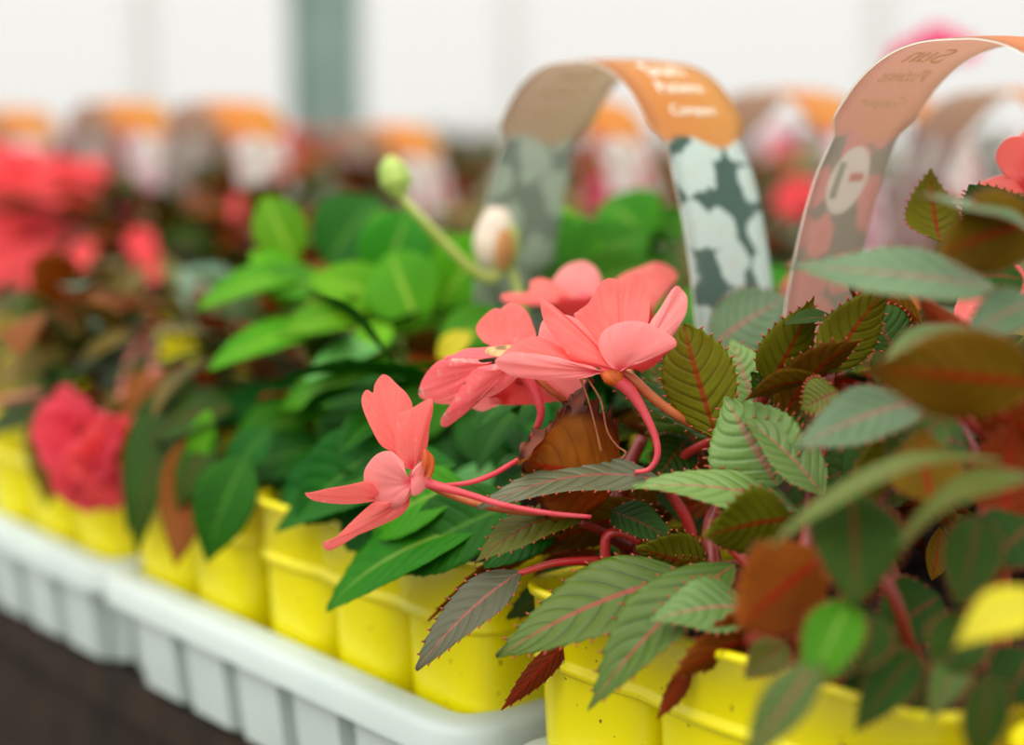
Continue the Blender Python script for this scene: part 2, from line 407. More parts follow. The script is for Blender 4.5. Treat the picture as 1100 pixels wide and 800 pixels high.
PIT = .062
def cell_mesh():
    mb = MB(); n = 40
    def ring(hw, z, e=4.2):
        r = []
        for k in range(n):
            a = 2 * PI * k / n; c, s_ = math.cos(a), math.sin(a)
            q = (abs(c) ** e + abs(s_) ** e) ** (-1 / e); r.append(Vector((hw * q * c, hw * q * s_, z)))
        return r
    rs = [ring(.0304, Z_BEAD + .004), ring(.0302, Z_BEAD - .004), ring(.0278, .83), ring(.0262, .8085), ring(.024, .8065)]
    vs = [p for r in rs for p in r]; fs = []
    for i in range(len(rs) - 1):
        for k in range(n): fs.append((i * n + (k + 1) % n, i * n + k, (i + 1) * n + k, (i + 1) * n + (k + 1) % n))
    fs.append(tuple((len(rs) - 1) * n + k for k in range(n))[::-1])
    mb.add(vs, fs); return mb.mesh('cell', [M_yp])
CELL = cell_mesh()
def make_pack(t_far, nx, label, PIT=.062, o0=.008, ny=4):
    """cell pack nx cells along the row (from t_far towards the viewer), ny deep"""
    lx, ly = nx * PIT, ny * PIT; c = bench_pt(t_far - lx / 2, o0 + ly / 2, 0)
    root = empty('cell_pack', c + Vector((0, 0, .8065)), label, 'plant pot', 'yellow cell packs in the trays'); M = Matrix.Translation(c) @ BM
    for i in range(nx):
        for j in range(ny):
            link('cell', CELL, root, M @ Matrix.Translation(((i - (nx - 1) / 2) * PIT, (j - (ny - 1) / 2) * PIT, 0)) @ Matrix.Diagonal((PIT / .062, PIT / .062, 1, 1)))
    out = rounded(lx, ly, .014, 8, 24)
    def scal(p):
        d = 0
        if abs(p.x) < lx / 2 - .012: d = max(d, abs(math.sin(PI * (p.x + lx / 2) / PIT)) ** .5) if abs(abs(p.y) - ly / 2) < .004 else d
        elif abs(p.y) < ly / 2 - .012: d = abs(math.sin(PI * (p.y + ly / 2) / PIT)) ** .5
        else: d = .8
        return -.0035 * (1 - d)
    mb = MB()
    sweep(mb, out, [(-.003, Z_BEAD - .002), (.0008, Z_BEAD - .0025), (.0022, Z_BEAD - .001), (.0022, Z_BEAD + .001), (.0008, Z_BEAD + .0022), (.0012, Z_BEAD + .004),
                    (.0022, Z_TOP - .004), (.004, Z_TOP - .003), (.0046, Z_TOP - .0012), (.004, Z_TOP), (.001, Z_TOP), (-.0003, Z_TOP - .002), (-.002, Z_BEAD)], M, 0, False, scal)
    rim = mb.build('rim', M_yp, root)
    s_ = MB(); n = 26
    vs = [M @ Vector(((i / n - .5) * (lx - .006), (j / n - .5) * (ly - .006), Z_SOIL + random.uniform(-.003, .003))) for i in range(n + 1) for j in range(n + 1)]
    s_.add(vs, [(i * (n + 1) + j, (i + 1) * (n + 1) + j, (i + 1) * (n + 1) + j + 1, i * (n + 1) + j + 1) for i in range(n) for j in range(n)])
    tag(s_.build('soil', M_soil, root), kind='stuff')
    return root
make_pack(-.030, 3, 'sharp yellow cell pack in the foreground under the coral impatiens')
make_pack(.1615, 3, 'yellow cell pack standing behind the left coral flower in the nearest visible tray', .0548)
make_pack(.2885, 2, 'blurred two cell yellow pack under drooping dark leaves beside the hanging pink red flower', .0585)
make_pack(.478, 3, 'most blurred yellow cell pack at the left edge, under the hanging pink red flower', .0585)
make_pack(-.236, 3, 'nearest yellow cell pack, cut by the bottom right corner of the frame')

# ------------------------------------------------------------------ carry tags
def tag_mat(name, top, pic_bg, pic_fl, fl_mid, inner=False, logo=True):
    """uv.x runs along the strip, uv.y across. Orange cap at the apex, printed flowers on both legs."""
    s = NT(name); uvv, u, v = s.uv()
    a = s.math('ABSOLUTE', s.math('SUBTRACT', u, .5))
    mp = s.n('ShaderNodeMapping'); mp.inputs['Scale'].default_value = (13.0, 1.15, 1); s.l(uvv, mp.inputs[0])
    nzv = s.n('ShaderNodeTexNoise'); nzv.inputs['Scale'].default_value = 3; s.l(mp.outputs[0], nzv.inputs['Vector'])
    vm = s.n('ShaderNodeVectorMath', operation='MULTIPLY_ADD'); s.l(nzv.outputs['Color'], vm.inputs[0]); vm.inputs[1].default_value = (.22, .22, 0); s.l(mp.outputs[0], vm.inputs[2])
    vo = s.n('ShaderNodeTexVoronoi', voronoi_dimensions='2D'); vo.inputs['Scale'].default_value = 2.1; vo.inputs['Randomness'].default_value = .8; s.l(vm.outputs[0], vo.inputs['Vector'])
    d = vo.outputs['Distance']
    ve = s.n('ShaderNodeTexVoronoi', voronoi_dimensions='2D', feature='DISTANCE_TO_EDGE'); ve.inputs['Scale'].default_value = 2.1; ve.inputs['Randomness'].default_value = .8; s.l(vm.outputs[0], ve.inputs['Vector'])
    de = s.math('ADD', ve.outputs['Distance'], s.math('MULTIPLY', s.math('SUBTRACT', s.noise(9, 2, mp.outputs[0]), .5), .16))
    pic = s.mix(s.math('SUBTRACT', 1.0, s.ss(s.math('ADD', d, s.math('MULTIPLY', s.math('SUBTRACT', s.noise(5, 2, mp.outputs[0]), .5), .42)), .43, .52)), lin(pic_bg), lin(pic_fl))
    pic = s.mix(s.math('SUBTRACT', 1.0, s.ss(d, .04, .16)), pic, lin(fl_mid))
    # round white logo disc
    du = s.math('MULTIPLY', s.math('SUBTRACT', a, .166), 10.4); dv = s.math('MULTIPLY', s.math('SUBTRACT', v, .5), 1.0)
    r = s.math('SQRT', s.math('ADD', s.math('MULTIPLY', du, du), s.math('MULTIPLY', dv, dv)))
    disc = s.math('SUBTRACT', 1.0, s.ss(r, .27, .29))
    if not logo: disc = 0.0
    if logo: pic = s.mix(disc, pic, lin((244, 244, 232)))
    bar = s.math('MULTIPLY', s.math('LESS_THAN', s.math('ABSOLUTE', s.math('SUBTRACT', v, .62)), .1), s.math('LESS_THAN', s.math('ABSOLUTE', s.math('ADD', du, .02)), .035))
    if logo:
        pic = s.mix(bar, pic, lin((214, 70, 50)))
        ring = s.math('MULTIPLY', s.math('LESS_THAN', s.math('ABSOLUTE', s.math('SUBTRACT', v, .36)), .05), s.math('LESS_THAN', s.math('ABSOLUTE', du), .15))
        pic = s.mix(ring, pic, lin((120, 140, 110)))
    wob = s.math('MULTIPLY', s.math('SINE', s.math('MULTIPLY', v, 7.0)), .006)
    cap = s.math('SUBTRACT', 1.0, s.ss(s.math('ADD', a, wob), .128, .134))
    col = s.mix(cap, pic, s.mix(s.math('MULTIPLY', v, 1.0), lin(top), lin((min(255, top[0] + 6), top[1] + 22, top[2] + 6))))
    if inner:                                                        # unprinted back of the sheet, light coming through the print mixed into its colour
        col = s.mix(.72, col, lin(inner))
    return s.bsdf(col, .32, .45, .55 if not inner else .62, s.mix(.5, col, (1, 1, 1, 1)))
def pale(name, col): return plain(name, col, None, 20, .4, .4, .3)
M_white_edge = pale('tag_white_edge', (244, 240, 226))
T_CORAL = (tag_mat('tag_print_coral', (236, 128, 16), (96, 106, 66), (236, 128, 112), (226, 96, 84)), tag_mat('tag_back_coral', (226, 140, 84), (126, 130, 96), (232, 150, 132), (232, 140, 124), (184, 152, 124)))
T_MINT = (tag_mat('tag_print_white', (232, 134, 34), (8, 84, 74), (222, 244, 238), (226, 236, 228), logo=False), tag_mat('tag_back_white', (150, 126, 62), (76, 98, 70), (140, 160, 116), (130, 140, 100), (138, 146, 104), logo=False))
T_PINK = (tag_mat('tag_print_pink', (240, 140, 20), (190, 70, 110), (248, 214, 224), (255, 250, 250)), tag_mat('tag_back_pink', (150, 110, 60), (96, 70, 56), (140, 100, 80), (140, 100, 80), (120, 90, 64)))
T_RED = (tag_mat('tag_print_red', (244, 138, 10), (216, 50, 60), (252, 240, 236), (252, 230, 226)), tag_mat('tag_back_red', (150, 110, 54), (88, 84, 58), (120, 104, 70), (120, 100, 70), (110, 94, 62)))

def make_tag(center, half, height, width, mats, label, ang=0.0, text=False, z0=.885):
    """arched plastic strip, both ends pushed into the soil; centre on the soil, spanning along the row"""
    root = empty('carry_tag', center, label, 'plant tag', 'arched plant tags over the packs')
    R = Matrix.Rotation(ang, 4, 'Z') @ BM; M = Matrix.Translation(center) @ R
    N = 72; nc = 6
    pts = []
    for i in range(N + 1):
        th = PI * i / N; c, s_ = math.cos(th), math.sin(th)
        pts.append((-half * math.copysign(abs(c) ** .78, c), height * s_ ** .76))
    # equal arc length
    acc = [0]
    for i in range(N): acc.append(acc[-1] + math.dist(pts[i], pts[i + 1]))
    def curve(u):
        d = u * acc[-1]; i = 0
        while i < N - 1 and acc[i + 1] < d: i += 1
        f = (d - acc[i]) / max(1e-9, acc[i + 1] - acc[i]); p = Vector((lerp(pts[i][0], pts[i + 1][0], f), 0, lerp(pts[i][1], pts[i + 1][1], f)))
        tt = Vector((pts[i + 1][0] - pts[i][0], 0, pts[i + 1][1] - pts[i][1])).normalized()
        return p, tt
    def wid(u):
        a = abs(u - .5)
        w = 1.0
        if a < .115: w = 1.2
        elif a < .13: w = lerp(1.2, .92, (a - .115) / .015)
        elif a < .16: w = lerp(.92, 1.0, (a - .13) / .03)
        if a < .03: w = lerp(1.02, 1.2, min(1, a / .03) ** .5)
        if a > .46: w *= lerp(1, .4, (a - .46) / .04)
        return w * width
    vs_o, vs_i, uv = [], [], []
    K = 140
    for i in range(K + 1):
        u = i / K; p, tt = curve(u); nn = Vector((-tt.z, 0, tt.x)); w = wid(u)
        for j in range(nc + 1):
            v = j / nc; q = p + Vector((0, (v - .5) * w, 0)) + nn * (.0012 * (1 - (2 * v - 1) ** 2))
            vs_o.append(M @ (q + nn * .00035)); vs_i.append(M @ (q - nn * .00035)); uv.append((u, v))
    n = len(vs_o); fs, ms = [], []
    for i in range(K):
        for j in range(nc):
            a, b, c, d = i * (nc + 1) + j, i * (nc + 1) + j + 1, (i + 1) * (nc + 1) + j + 1, (i + 1) * (nc + 1) + j
            fs.append((a, d, c, b)); ms.append(0); fs.append((n + a, n + b, n + c, n + d)); ms.append(1)
        for j in (0, nc):
            a, d = i * (nc + 1) + j, (i + 1) * (nc + 1) + j
            fs.append((a, d, n + d, n + a)); ms.append(2)
    mb = MB(); mb.add(vs_o + vs_i, fs, ms, uv + uv); mb.build('printed_strip', [mats[0], mats[1], M_white_edge], root)
    if text:
        def lettering(string, u0, size, dirn, sidev, inner, mat, squash=1.0, nm='lettering'):
            cu = bpy.data.curves.new('t', 'FONT'); cu.body = string; cu.size = size; cu.align_x = 'CENTER'; cu.extrude = .00012; cu.resolution_u = 3
            to = bpy.data.objects.new('t', cu); C.objects.link(to); dg = bpy.context.evaluated_depsgraph_get(); dg.update()
            me = bpy.data.meshes.new_from_object(to.evaluated_get(dg)); bpy.data.objects.remove(to)
            tot = acc[-1]
            for vert in me.vertices:
                x, y, zz = vert.co
                u = u0 + dirn * y / tot; p, tt = curve(min(1, max(0, u))); nn = Vector((-tt.z, 0, tt.x))
                yy = x * sidev * squash
                off = (-.00055 if inner else .00055 + .0012 * (1 - (2 * yy / width) ** 2)) + (zz if not inner else -zz)
                if inner: off += .0012 * (1 - (2 * yy / width) ** 2)
                vert.co = M @ (p + Vector((0, yy, 0)) + nn * off)
            me.materials.append(mat); link(nm, me, root)
        # viewer-side leg (local +x) and far leg (local -x); up is towards the apex on each
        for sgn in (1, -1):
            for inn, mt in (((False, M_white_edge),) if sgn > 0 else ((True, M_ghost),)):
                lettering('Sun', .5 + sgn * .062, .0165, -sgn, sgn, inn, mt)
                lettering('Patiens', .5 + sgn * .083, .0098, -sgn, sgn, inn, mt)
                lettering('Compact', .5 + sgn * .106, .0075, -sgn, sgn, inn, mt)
    return root
M_ghost = plain('tag_painted_show_through', (250, 228, 178), None, 20, .5, .3, .55, tcol=(255, 255, 250))  # pale inner-face letters, light through the print put into their colour
make_tag(bench_pt(-.128, .147, .885), .084, .229, .042, T_CORAL, 'tan backed arched tag with a round pale logo, rising above the right leaves', text=True)
make_tag(bench_pt(.071, .15, .885), .080, .226, .049, T_MINT, 'arched tag with white flowers printed on dark teal below an orange cap', text=True)
def bg_tag(x, y, z, mats, label, half=.078, width=.052, ang=0):
    p = at(x, y, z); h = .2; make_tag(Vector((p.x, p.y, p.z - h)), half, h, width, mats, label, ang)
bg_tag(128, 110, 1.55, T_PINK, 'blurred pink and white tag between the left coral flower mass and the dark arch')
bg_tag(240, 110, 1.4, T_RED, 'blurred orange topped tag with a dark arch, left of the grey green post')
bg_tag(415, 134, 1.6, T_RED, 'blurred orange tag just right of the grey green post')
bg_tag(618, 108, 1.3, T_RED, 'blurred red and orange tag seen through the white flower tag')
bg_tag(845, 98, 1.2, T_PINK, 'blurred pale pink tag between the two sharp arched tags')
bg_tag(1085, 98, 1.05, T_PINK, 'blurred brown backed tag under the arch of the tan tag, at the right edge')
bg_tag(965, 108, 1.35, T_RED, 'blurred tag with white print showing just right of the tan tag')
bg_tag(10, 118, 1.75, T_PINK, 'blurred orange and white tag above the coral flower mass at the left edge', )

# ------------------------------------------------------------------ main coral impatiens, left half (in focus)
PL = empty('impatiens_plant', bench_pt(-.09, .06, Z_SOIL), 'sharp bronze leaved impatiens with open coral flowers, over the front yellow pack', 'potted plant', 'coral impatiens plants in the foreground')
PR = empty('impatiens_plant', bench_pt(-.2, .07, Z_SOIL), 'near blurred bronze leaved impatiens filling the right side in front of the tan tag', 'potted plant', 'coral impatiens plants in the foreground')
H = hero_leaf
H(PL, (712, 515, .602), (512, 547, .594), 66, (.05, .86, .5), M_silver, M_under, .11, .05, 15)
H(PL, (625, 552, .612), (510, 606, .600), 62, (-.35, .72, .6), M_olive, M_under, .13, .05, 11)
H(PL, (700, 548, .620), (546, 604, .622), 78, (.1, .75, -.62), M_olive, M_under, .05, .1, 13)
H(PL, (560, 613, .603), (447, 720, .594), 62, (-.55, .45, .7), M_silver, M_brown, .07, .12, 12, pet=[(600, 604, .606), (655, 602, .612)], pm=M_stemred)
H(PL, (606, 584, .622), (460, 668, .632), 46, (-.3, .8, -.45), M_dark, M_brown, .08, .1, 11)
H(PL, (742, 616, .580), (533, 706, .574), 96, (-.22, .66, .72), M_green, M_under, .08, .06, 14, pet=[(780, 606, .605), (820, 610, .615)], pm=M_stemdk)
H(PL, (790, 606, .565), (631, 763, .548), 84, (-.5, .45, .72), M_green, M_underg, .09, .3, 13)
H(PL, (612, 686, .603), (538, 763, .600), 26, (.6, .5, -.6), M_dark, M_brown, .06, .3, 10)
H(PL, (812, 652, .552), (696, 668, .542), 78, (-.1, .74, .65), M_pale, M_under, .08, .1, 12)
H(PL, (862, 662, .545), (722, 728, .535), 72, (.0, .45, -.85), M_dark, M_brown, .05, .2, 12)
H(PL, (742, 712, .548), (706, 772, .545), 22, (.5, .4, -.7), M_dead, M_dead, .1, .4, 6)
H(PL, (858, 548, .575), (678, 524, .568), 66, (-.05, .8, .6), M_pale, M_underg, .09, .05, 13)
H(PL, (850, 556, .552), (756, 576, .545), 80, (0, .35, -.9), M_olive, M_underg, .05, .1, 10)
H(PL, (836, 522, .575), (778, 426, .584), 106, (-.3, .15, .92), M_pale, M_underg, .06, .05, 14)
H(PL, (884, 532, .57), (796, 448, .578), 66, (.3, .5, .8), M_pale, M_underg, .08, .25, 12)
H(PL, (770, 470, .597), (734, 348, .601), 80, (.3, .05, -.95), M_olive, M_underg, -.05, .12, 13, pr=prof_leaf(.8, .8))
H(PL, (808, 432, .63), (786, 364, .64), 56, (-.1, .3, .95), M_pale, M_underg, .06, .1, 10)
H(PL, (826, 412, .602), (874, 317, .598), 66, (-.35, 0, -.93), M_olive, M_underg, -.06, .1, 12, pr=prof_leaf(.6, 1.35))
H(PL, (888, 400, .585), (958, 305, .58), 66, (-.35, -.1, -.92), M_olive, M_underg, .09, .12, 12, pr=prof_leaf(.7, 1.2))
H(PL, (838, 454, .587), (927, 365, .57), 66, (-.5, .35, -.8), M_grey, M_under, .12, .25, 12)
H(PL, (838, 436, .612), (806, 400, .612), 42, (-.2, .5, .8), M_dark, M_under, .05, .4, 8)
H(PL, (764, 372, .70), (850, 318, .69), 84, (-.35, .5, .8), M_grey, M_underg, .06, .05, 12)
H(PL, (805, 482, .63), (648, 410, .622), 70, (.35, .7, .62), M_dark, M_underg, .05, .08, 13)
H(PL, (752, 486, .645), (694, 386, .645), 78, (-.1, .3, .95), M_green, M_underg, .05, .05, 12)
H(PL, (760, 614, .60), (683, 588, .594), 62, (.1, .15, -.95), M_olive, M_underg, .04, .15, 9)
H(PL, (655, 548, .608), (724, 582, .60), 56, (.1, .75, .6), M_dark, M_under, .05, .1, 9)
H(PL, (640, 590, .65), (558, 660, .66), 50, (0, .4, -.9), M_dark, M_brown, .06, .1, 9)
H(PL, (640, 610, .64), (545, 665, .64), 56, (-.4, .6, .7), M_dark, M_underg, .06, .1, 9)
H(PL, (700, 560, .64), (640, 500, .645), 66, (.1, .5, -.8), M_olive, M_under, .06, .1, 9)
H(PL, (745, 560, .645), (730, 470, .65), 70, (.1, .2, -.95), M_olive, M_brown, .06, .1, 9)
H(PL, (780, 560, .65), (700, 530, .65), 70, (.1, .6, .75), M_dark, M_brown, .06, .1, 9)
# withered leaf under the open flower: bronze back, dark crumpled margin
H(PL, (668, 512, .606), (556, 492, .600), 150, (.1, .12, -.98), M_dead, M_dead, -.1, .25, 11, wave=.14, ragged=.18, label='withered orange brown leaf with a dark crumpled edge', spikes=False, twist=.3)
H(PL, (560, 498, .599), (636, 406, .598), 40, (.5, .5, -.6), M_dead, plain('leaf_burnt', (60, 26, 16), (110, 50, 22), 160, .7), .12, .5, 9, wave=.3, ragged=.5, label='dark crumpled margin of the withered leaf', spikes=False, twist=.8)
for p in ([(622, 402, .596), (632, 430, .596), (640, 460, .596), (646, 486, .597)], [(628, 402, .597), (645, 430, .596), (652, 462, .595), (662, 478, .595), (672, 486, .595), (668, 493, .595)]):
    tube_px(PL, 'withered_filament', p, [.0005, .0004, .0004, .0006], M_straw, 6)
# stems
def st(pl, pts, r, m): return tube_px(pl, 'stem', pts, r, m, 10, 8)
st(PL, [(745, 800, .65), (725, 690, .64), (672, 585, .622), (660, 540, .63), (690, 470, .64)], [.0045, .004, .003, .0025], M_stemdk)
st(PL, [(676, 588, .62), (648, 572, .615), (622, 560, .61)], [.003, .002, .0016], M_stemdk)
st(PL, [(690, 582, .605), (668, 572, .606), (652, 576, .606), (650, 600, .607)], [.0018, .0018, .0022], M_stemred)
st(PL, [(752, 650, .63), (742, 570, .63), (718, 520, .63), (735, 490, .625), (772, 470, .604)], [.0024, .0022, .002, .0018], M_stemred)
st(PL, [(820, 620, .58), (790, 590, .59), (772, 574, .6)], [.0026, .0024, .002], M_stemred)
st(PL, [(770, 720, .61), (768, 620, .60), (764, 560, .61), (800, 470, .61), (830, 400, .605)], [.0035, .003, .0022], M_stemdk)
st(PL, [(860, 740, .56), (856, 660, .55), (870, 560, .57), (880, 460, .59), (890, 400, .588)], [.004, .003, .0024], M_stemdk)
st(PL, [(800, 470, .6), (778, 462, .598), (768, 430, .597), (790, 402, .597)], [.0016, .0012, .0008], M_stemgr)

# ------------------------------------------------------------------ hero flowers
PP = prof_petal
def flower(pl, label=None):
    def mk(center, r):
        m = MB(); c = at(*center); n = 10
        vs = [c + Vector((math.cos(a) * math.cos(b), math.sin(a) * math.cos(b), math.sin(b) * 1.1)) * r for b in [(-.5 + j / 6) * PI for j in range(7)] for a in [2 * PI * k / n for k in range(n)]]
        m.add(vs, [(j * n + k, j * n + (k + 1) % n, (j + 1) * n + (k + 1) % n, (j + 1) * n + k) for j in range(6) for k in range(n)])
        o = m.build('flower', M_stempink, pl)
        if label: o['label'] = label
        return o
    return mk
def P(fl, b, t, w, nrm, up=M_coral, un=M_coralp, prof=None, **kw):
    d = dict(na=30, nc=9, bend=.06, cup=.1, notch=0, wave=.05, useq=1, ragged=.025, quilt=.006, nq=3); d.update(kw)
    return blade(fl, 'petal', b, t, w, nrm, (up, un), prof or PP(), **d)
def FP(fl, base, out, slope=(0, 0), up=M_coral, un=M_coralp, bulge=.12, cup=0.0, ruff=.012, name='petal', R=16, label=None):
    """petal spread fan-wise from its claw: base (x, y, depth), outline points with the depth falling off by slope per pixel"""
    B = at(*base)
    def z_(x, y): return base[2] + slope[0] * (x - base[0]) + slope[1] * (y - base[1])
    pts = bez([at(x, y, z_(x, y)) for x, y in out], 5); N = len(pts)
    cen = sum(pts, Vector()) / N; nn = Vector()
    for i in range(N - 1): nn += (pts[i] - B).cross(pts[i + 1] - B)
    nn.normalize(); flip = nn.dot(FW) > 0
    if flip: nn = -nn
    S = max((p - B).length for p in pts); rg = random.Random(int(base[0] * 7 + out[0][0])); p1, p2 = rg.random() * 6, rg.random() * 6
    top, bot, uv = [], [], []
    for i in range(R + 1):
        r_ = (i / R) ** .85
        for k, p in enumerate(pts):
            v = k / (N - 1)
            d = p - B; h = bulge * S * (r_ - r_ * r_) * 2.2 + cup * S * r_ * r_ * (abs(v - .5) * 2) ** 2
            h += ruff * S * r_ ** 3 * (math.sin(v * 17 + p1) + .6 * math.sin(v * 31 + p2)) + .004 * S * math.sin(v * 44 + p2) * r_ * (1 - r_) * 4
            h -= .05 * S * math.exp(-((v - .5) / .06) ** 2) * r_ * (1 - .5 * r_)
            q = B + d * r_ + nn * h
            top.append(q + nn * (.00016 if 0 < i < R else 0)); bot.append(q - nn * (.00016 if 0 < i < R else 0)); uv.append((r_, v))
    n = len(top); fs, ms = [], []
    for i in range(R):
        for k in range(N - 1):
            a, b, c, d = i * N + k, i * N + k + 1, (i + 1) * N + k + 1, (i + 1) * N + k
            f1, f2 = (a, b, c, d), (n + d, n + c, n + b, n + a)
            if flip: f1, f2 = f1[::-1], f2[::-1]
            fs += [f1, f2]; ms += [0, 1]
    m = MB(); m.add(top + bot, fs, ms, uv + uv); o = m.build(name, [up, un], fl)
    if label: o['label'] = label
    return o
# main flower
F = flower(PL, 'main coral flower seen from the side on an orange stalk')((664, 399, .60), .0034)
FP(F, (668, 394, .606), [(655, 388), (619, 342), (621, 334), (632, 326), (642, 308), (651, 299.5), (661, 299), (666.5, 303), (674, 297), (685, 294), (694, 299), (698, 311), (698, 330), (695, 350), (678, 388)], (0, -.00010), bulge=-.1)
FP(F, (690, 380, .606), [(694, 368), (698, 348), (709, 331), (721, 312), (728, 307), (735, 311), (738.5, 321), (737, 336), (730, 350), (722, 362), (704, 378)], (.0001, -.0001), up=M_coralp, bulge=.05)
FP(F, (640, 395, .605), [(600, 392), (578, 380), (578, 362), (582, 346), (592, 338), (602, 337), (612, 339), (622, 345), (640, 366), (650, 385)], (0, -.0001), up=M_coralp, bulge=-.05)
FP(F, (662, 399, .600), [(642, 395), (617, 388), (603, 373), (589, 352), (582, 335), (580, 323), (583, 319), (591, 326), (604, 338), (625, 354), (642, 369), (652, 386), (660, 392)], (.00012, -.00012), up=M_coral, bulge=.14)
FP(F, (640, 398, .598), [(617, 391), (593, 384), (563, 381), (546, 382), (534, 384), (549, 371), (565, 364), (579, 361), (600, 374), (625, 390)], (.00012, -.0003), up=M_coral, bulge=.05)
FP(F, (645, 398, .597), [(636, 393), (617, 389), (593, 382), (563, 379), (546, 380), (533, 385), (533, 391), (541, 399), (555, 405), (576, 408), (596, 409.5), (615, 406), (628, 402), (638, 399)], (.00016, .00012), up=M_coralp, bulge=.1)
FP(F, (668, 398, .597), [(676, 396), (690, 398), (704, 392), (716, 380), (722, 374), (702, 372), (670, 380)], (0, .0004), up=M_red, un=M_red, bulge=-.1)  # red piece under the front petal, its shadow put into the colour
FP(F, (666, 397, .594), [(652, 388), (644, 376), (643, 367), (647, 357), (658, 349), (675, 345), (694, 347), (709, 354), (723, 362), (727, 369), (722, 375), (702, 379), (684, 388), (674, 395)], (-.00012, .0001), up=M_coralp, bulge=.2)
tube_px(F, 'spur', [(645, 396, .598), (662, 408, .597), (677, 420, .597), (692, 443, .597), (704, 470, .597), (706, 490, .597), (697, 504, .598), (682, 507, .599)], [.0018, .0026, .0024, .0016, .0013, .0012, .001, .0008], M_stempink)
tube_px(F, 'pedicel', [(666, 398, .599), (680, 407, .599), (700, 426, .600), (730, 448, .602), (764, 465, .608)], [.0014, .0019, .0018, .0017], M_stemor)
FP(F, (650, 398, .595), [(644, 402), (650, 411), (660, 414), (668, 410), (669, 402), (664, 396)], up=M_sepal, un=M_sepal, bulge=.25, name='sepal')
# left flower, facing left
F = flower(PL, 'lower left coral flower facing left')((450, 513, .600), .0038)
FP(F, (432, 490, .603), [(420, 484), (409, 478), (399, 461), (391, 443), (388.5, 430), (391, 421), (395, 418.5), (401, 421.5), (403, 412), (410, 402.5), (418, 404), (427, 413), (437, 423), (443, 436), (440, 455), (436, 478)], (.0001, 0), bulge=-.06)
FP(F, (444, 504, .594), [(425, 494), (420.5, 484), (421, 469), (423.5, 452), (428, 444), (442, 438.5), (459, 429), (464.5, 431), (464, 443), (460, 459), (456.5, 477), (451, 494)], (-.00012, .0001), bulge=.16, cup=-.15)
FP(F, (444, 518, .592), [(434, 496), (421, 484.5), (406, 487), (395, 498), (391, 508), (392.5, 524), (401, 537), (414, 545), (427, 545.5), (438, 537), (443, 524)], (-.0002, .0001), up=M_coralp, bulge=.14)
FP(F, (412, 534, .602), [(402, 520), (391, 517.5), (367, 521), (341, 527), (328, 530.5), (330.5, 534), (351, 540), (373, 541.5), (394, 538), (404, 537)], (0, .0004), bulge=.04)
FP(F, (442, 528, .597), [(430, 534), (414, 540), (403, 538), (388, 550), (372, 565), (359, 578), (348, 584), (346, 588.5), (354, 591), (365, 584), (371, 579.5), (394, 571.5), (418, 561), (433, 550), (441, 538)], (-.00005, .0003), bulge=.12)
FP(F, (441, 512, .590), [(443, 505), (450, 497), (456, 495), (461, 504), (463, 515), (455, 527), (444, 533), (441, 524)], (.0001, 0), up=M_coralp, bulge=.2, name='sepal')
FP(F, (455, 512, .588), [(453, 500), (454, 487), (457, 482), (465, 489), (467, 499), (464, 510), (459, 514)], (.0002, 0), up=M_sepal, un=M_sepal, bulge=.3, name='sepal')
tube_px(F, 'spur', [(450, 514, .595), (464, 520, .592), (500, 530, .590), (540, 542, .588), (590, 551, .588), (635, 555, .589)], [.003, .0018, .0013, .0011, .001, .0008], M_stempink)
tube_px(F, 'pedicel', [(455, 518, .597), (480, 530, .598), (515, 542, .600), (555, 549, .603), (610, 552, .612)], [.0014, .0013, .0013, .0013], M_stemor)
tube_px(PL, 'spur', [(470, 522, .600), (505, 518, .602), (530, 509, .604), (553, 496, .607), (600, 470, .615)], [.0008, .001, .001, .0009], M_stempink)
# weathered flower behind the main one
F = flower(PL, 'weathered coral flower half hidden behind the main one')((560, 400, .618), .004)
FP(F, (546, 378, .628), [(520, 368), (513, 360), (511.5, 351), (518, 341), (530, 332), (538, 331.5), (543, 327), (554, 325.5), (566, 335), (572, 348), (576, 361), (570, 372)], (0, -.0001), up=M_coral, bulge=-.06)
FP(F, (545, 384, .612), [(512, 387), (478, 385), (488, 379), (500, 375), (520, 372), (540, 370.5), (560, 371), (584, 370), (575, 384)], (0, -.0004), up=M_coralw, bulge=.05)
FP(F, (530, 388, .608), [(512, 385), (482, 384), (465, 392), (454, 407), (450, 419), (451, 427), (465, 431), (485, 425), (500, 414), (512, 400)], (-.0001, .0002), up=M_coralw, bulge=.15)
FP(F, (548, 390, .603), [(536, 388), (514, 395), (504, 405), (488, 427), (475, 445), (473.5, 456), (478, 459), (484, 459), (495, 447), (503, 432), (508, 427), (525, 427.5), (542, 418), (556, 406), (560, 394)], (0, .0003), up=M_coralw, bulge=.14, ruff=.025)
FP(F, (560, 400, .616), [(540, 412), (525, 425), (535, 434), (560, 435), (600, 430), (612, 415), (590, 404)], (0, .0003), up=M_red, un=M_red, bulge=.1)
FP(F, (550, 410, .622), [(520, 412), (466, 430), (500, 437), (522, 441), (545, 430)], (0, .0002), up=M_coralp, bulge=.1)
FP(F, (590, 402, .612), [(578, 408), (585, 425), (605, 432), (625, 428), (632, 412), (620, 404)], (0, .0003), up=M_coralp, bulge=.1)
M_tan = plain('dried_petal_tan', (196, 160, 104), (120, 84, 50), 260, .7)
FP(F, (552, 377, .607), [(545, 382), (534, 383), (526, 381), (521, 378), (524, 373), (533, 372), (545, 370), (556, 371)], (0, -.0004), up=M_tan, un=M_tan, bulge=.05, name='dried_centre', label='dry tan shrivelled centre')
tube_px(F, 'spur', [(556, 396, .612), (570, 412, .611), (578, 430, .611), (581, 446, .612), (572, 470, .618)], [.0022, .0019, .0015, .0011], M_stempink)
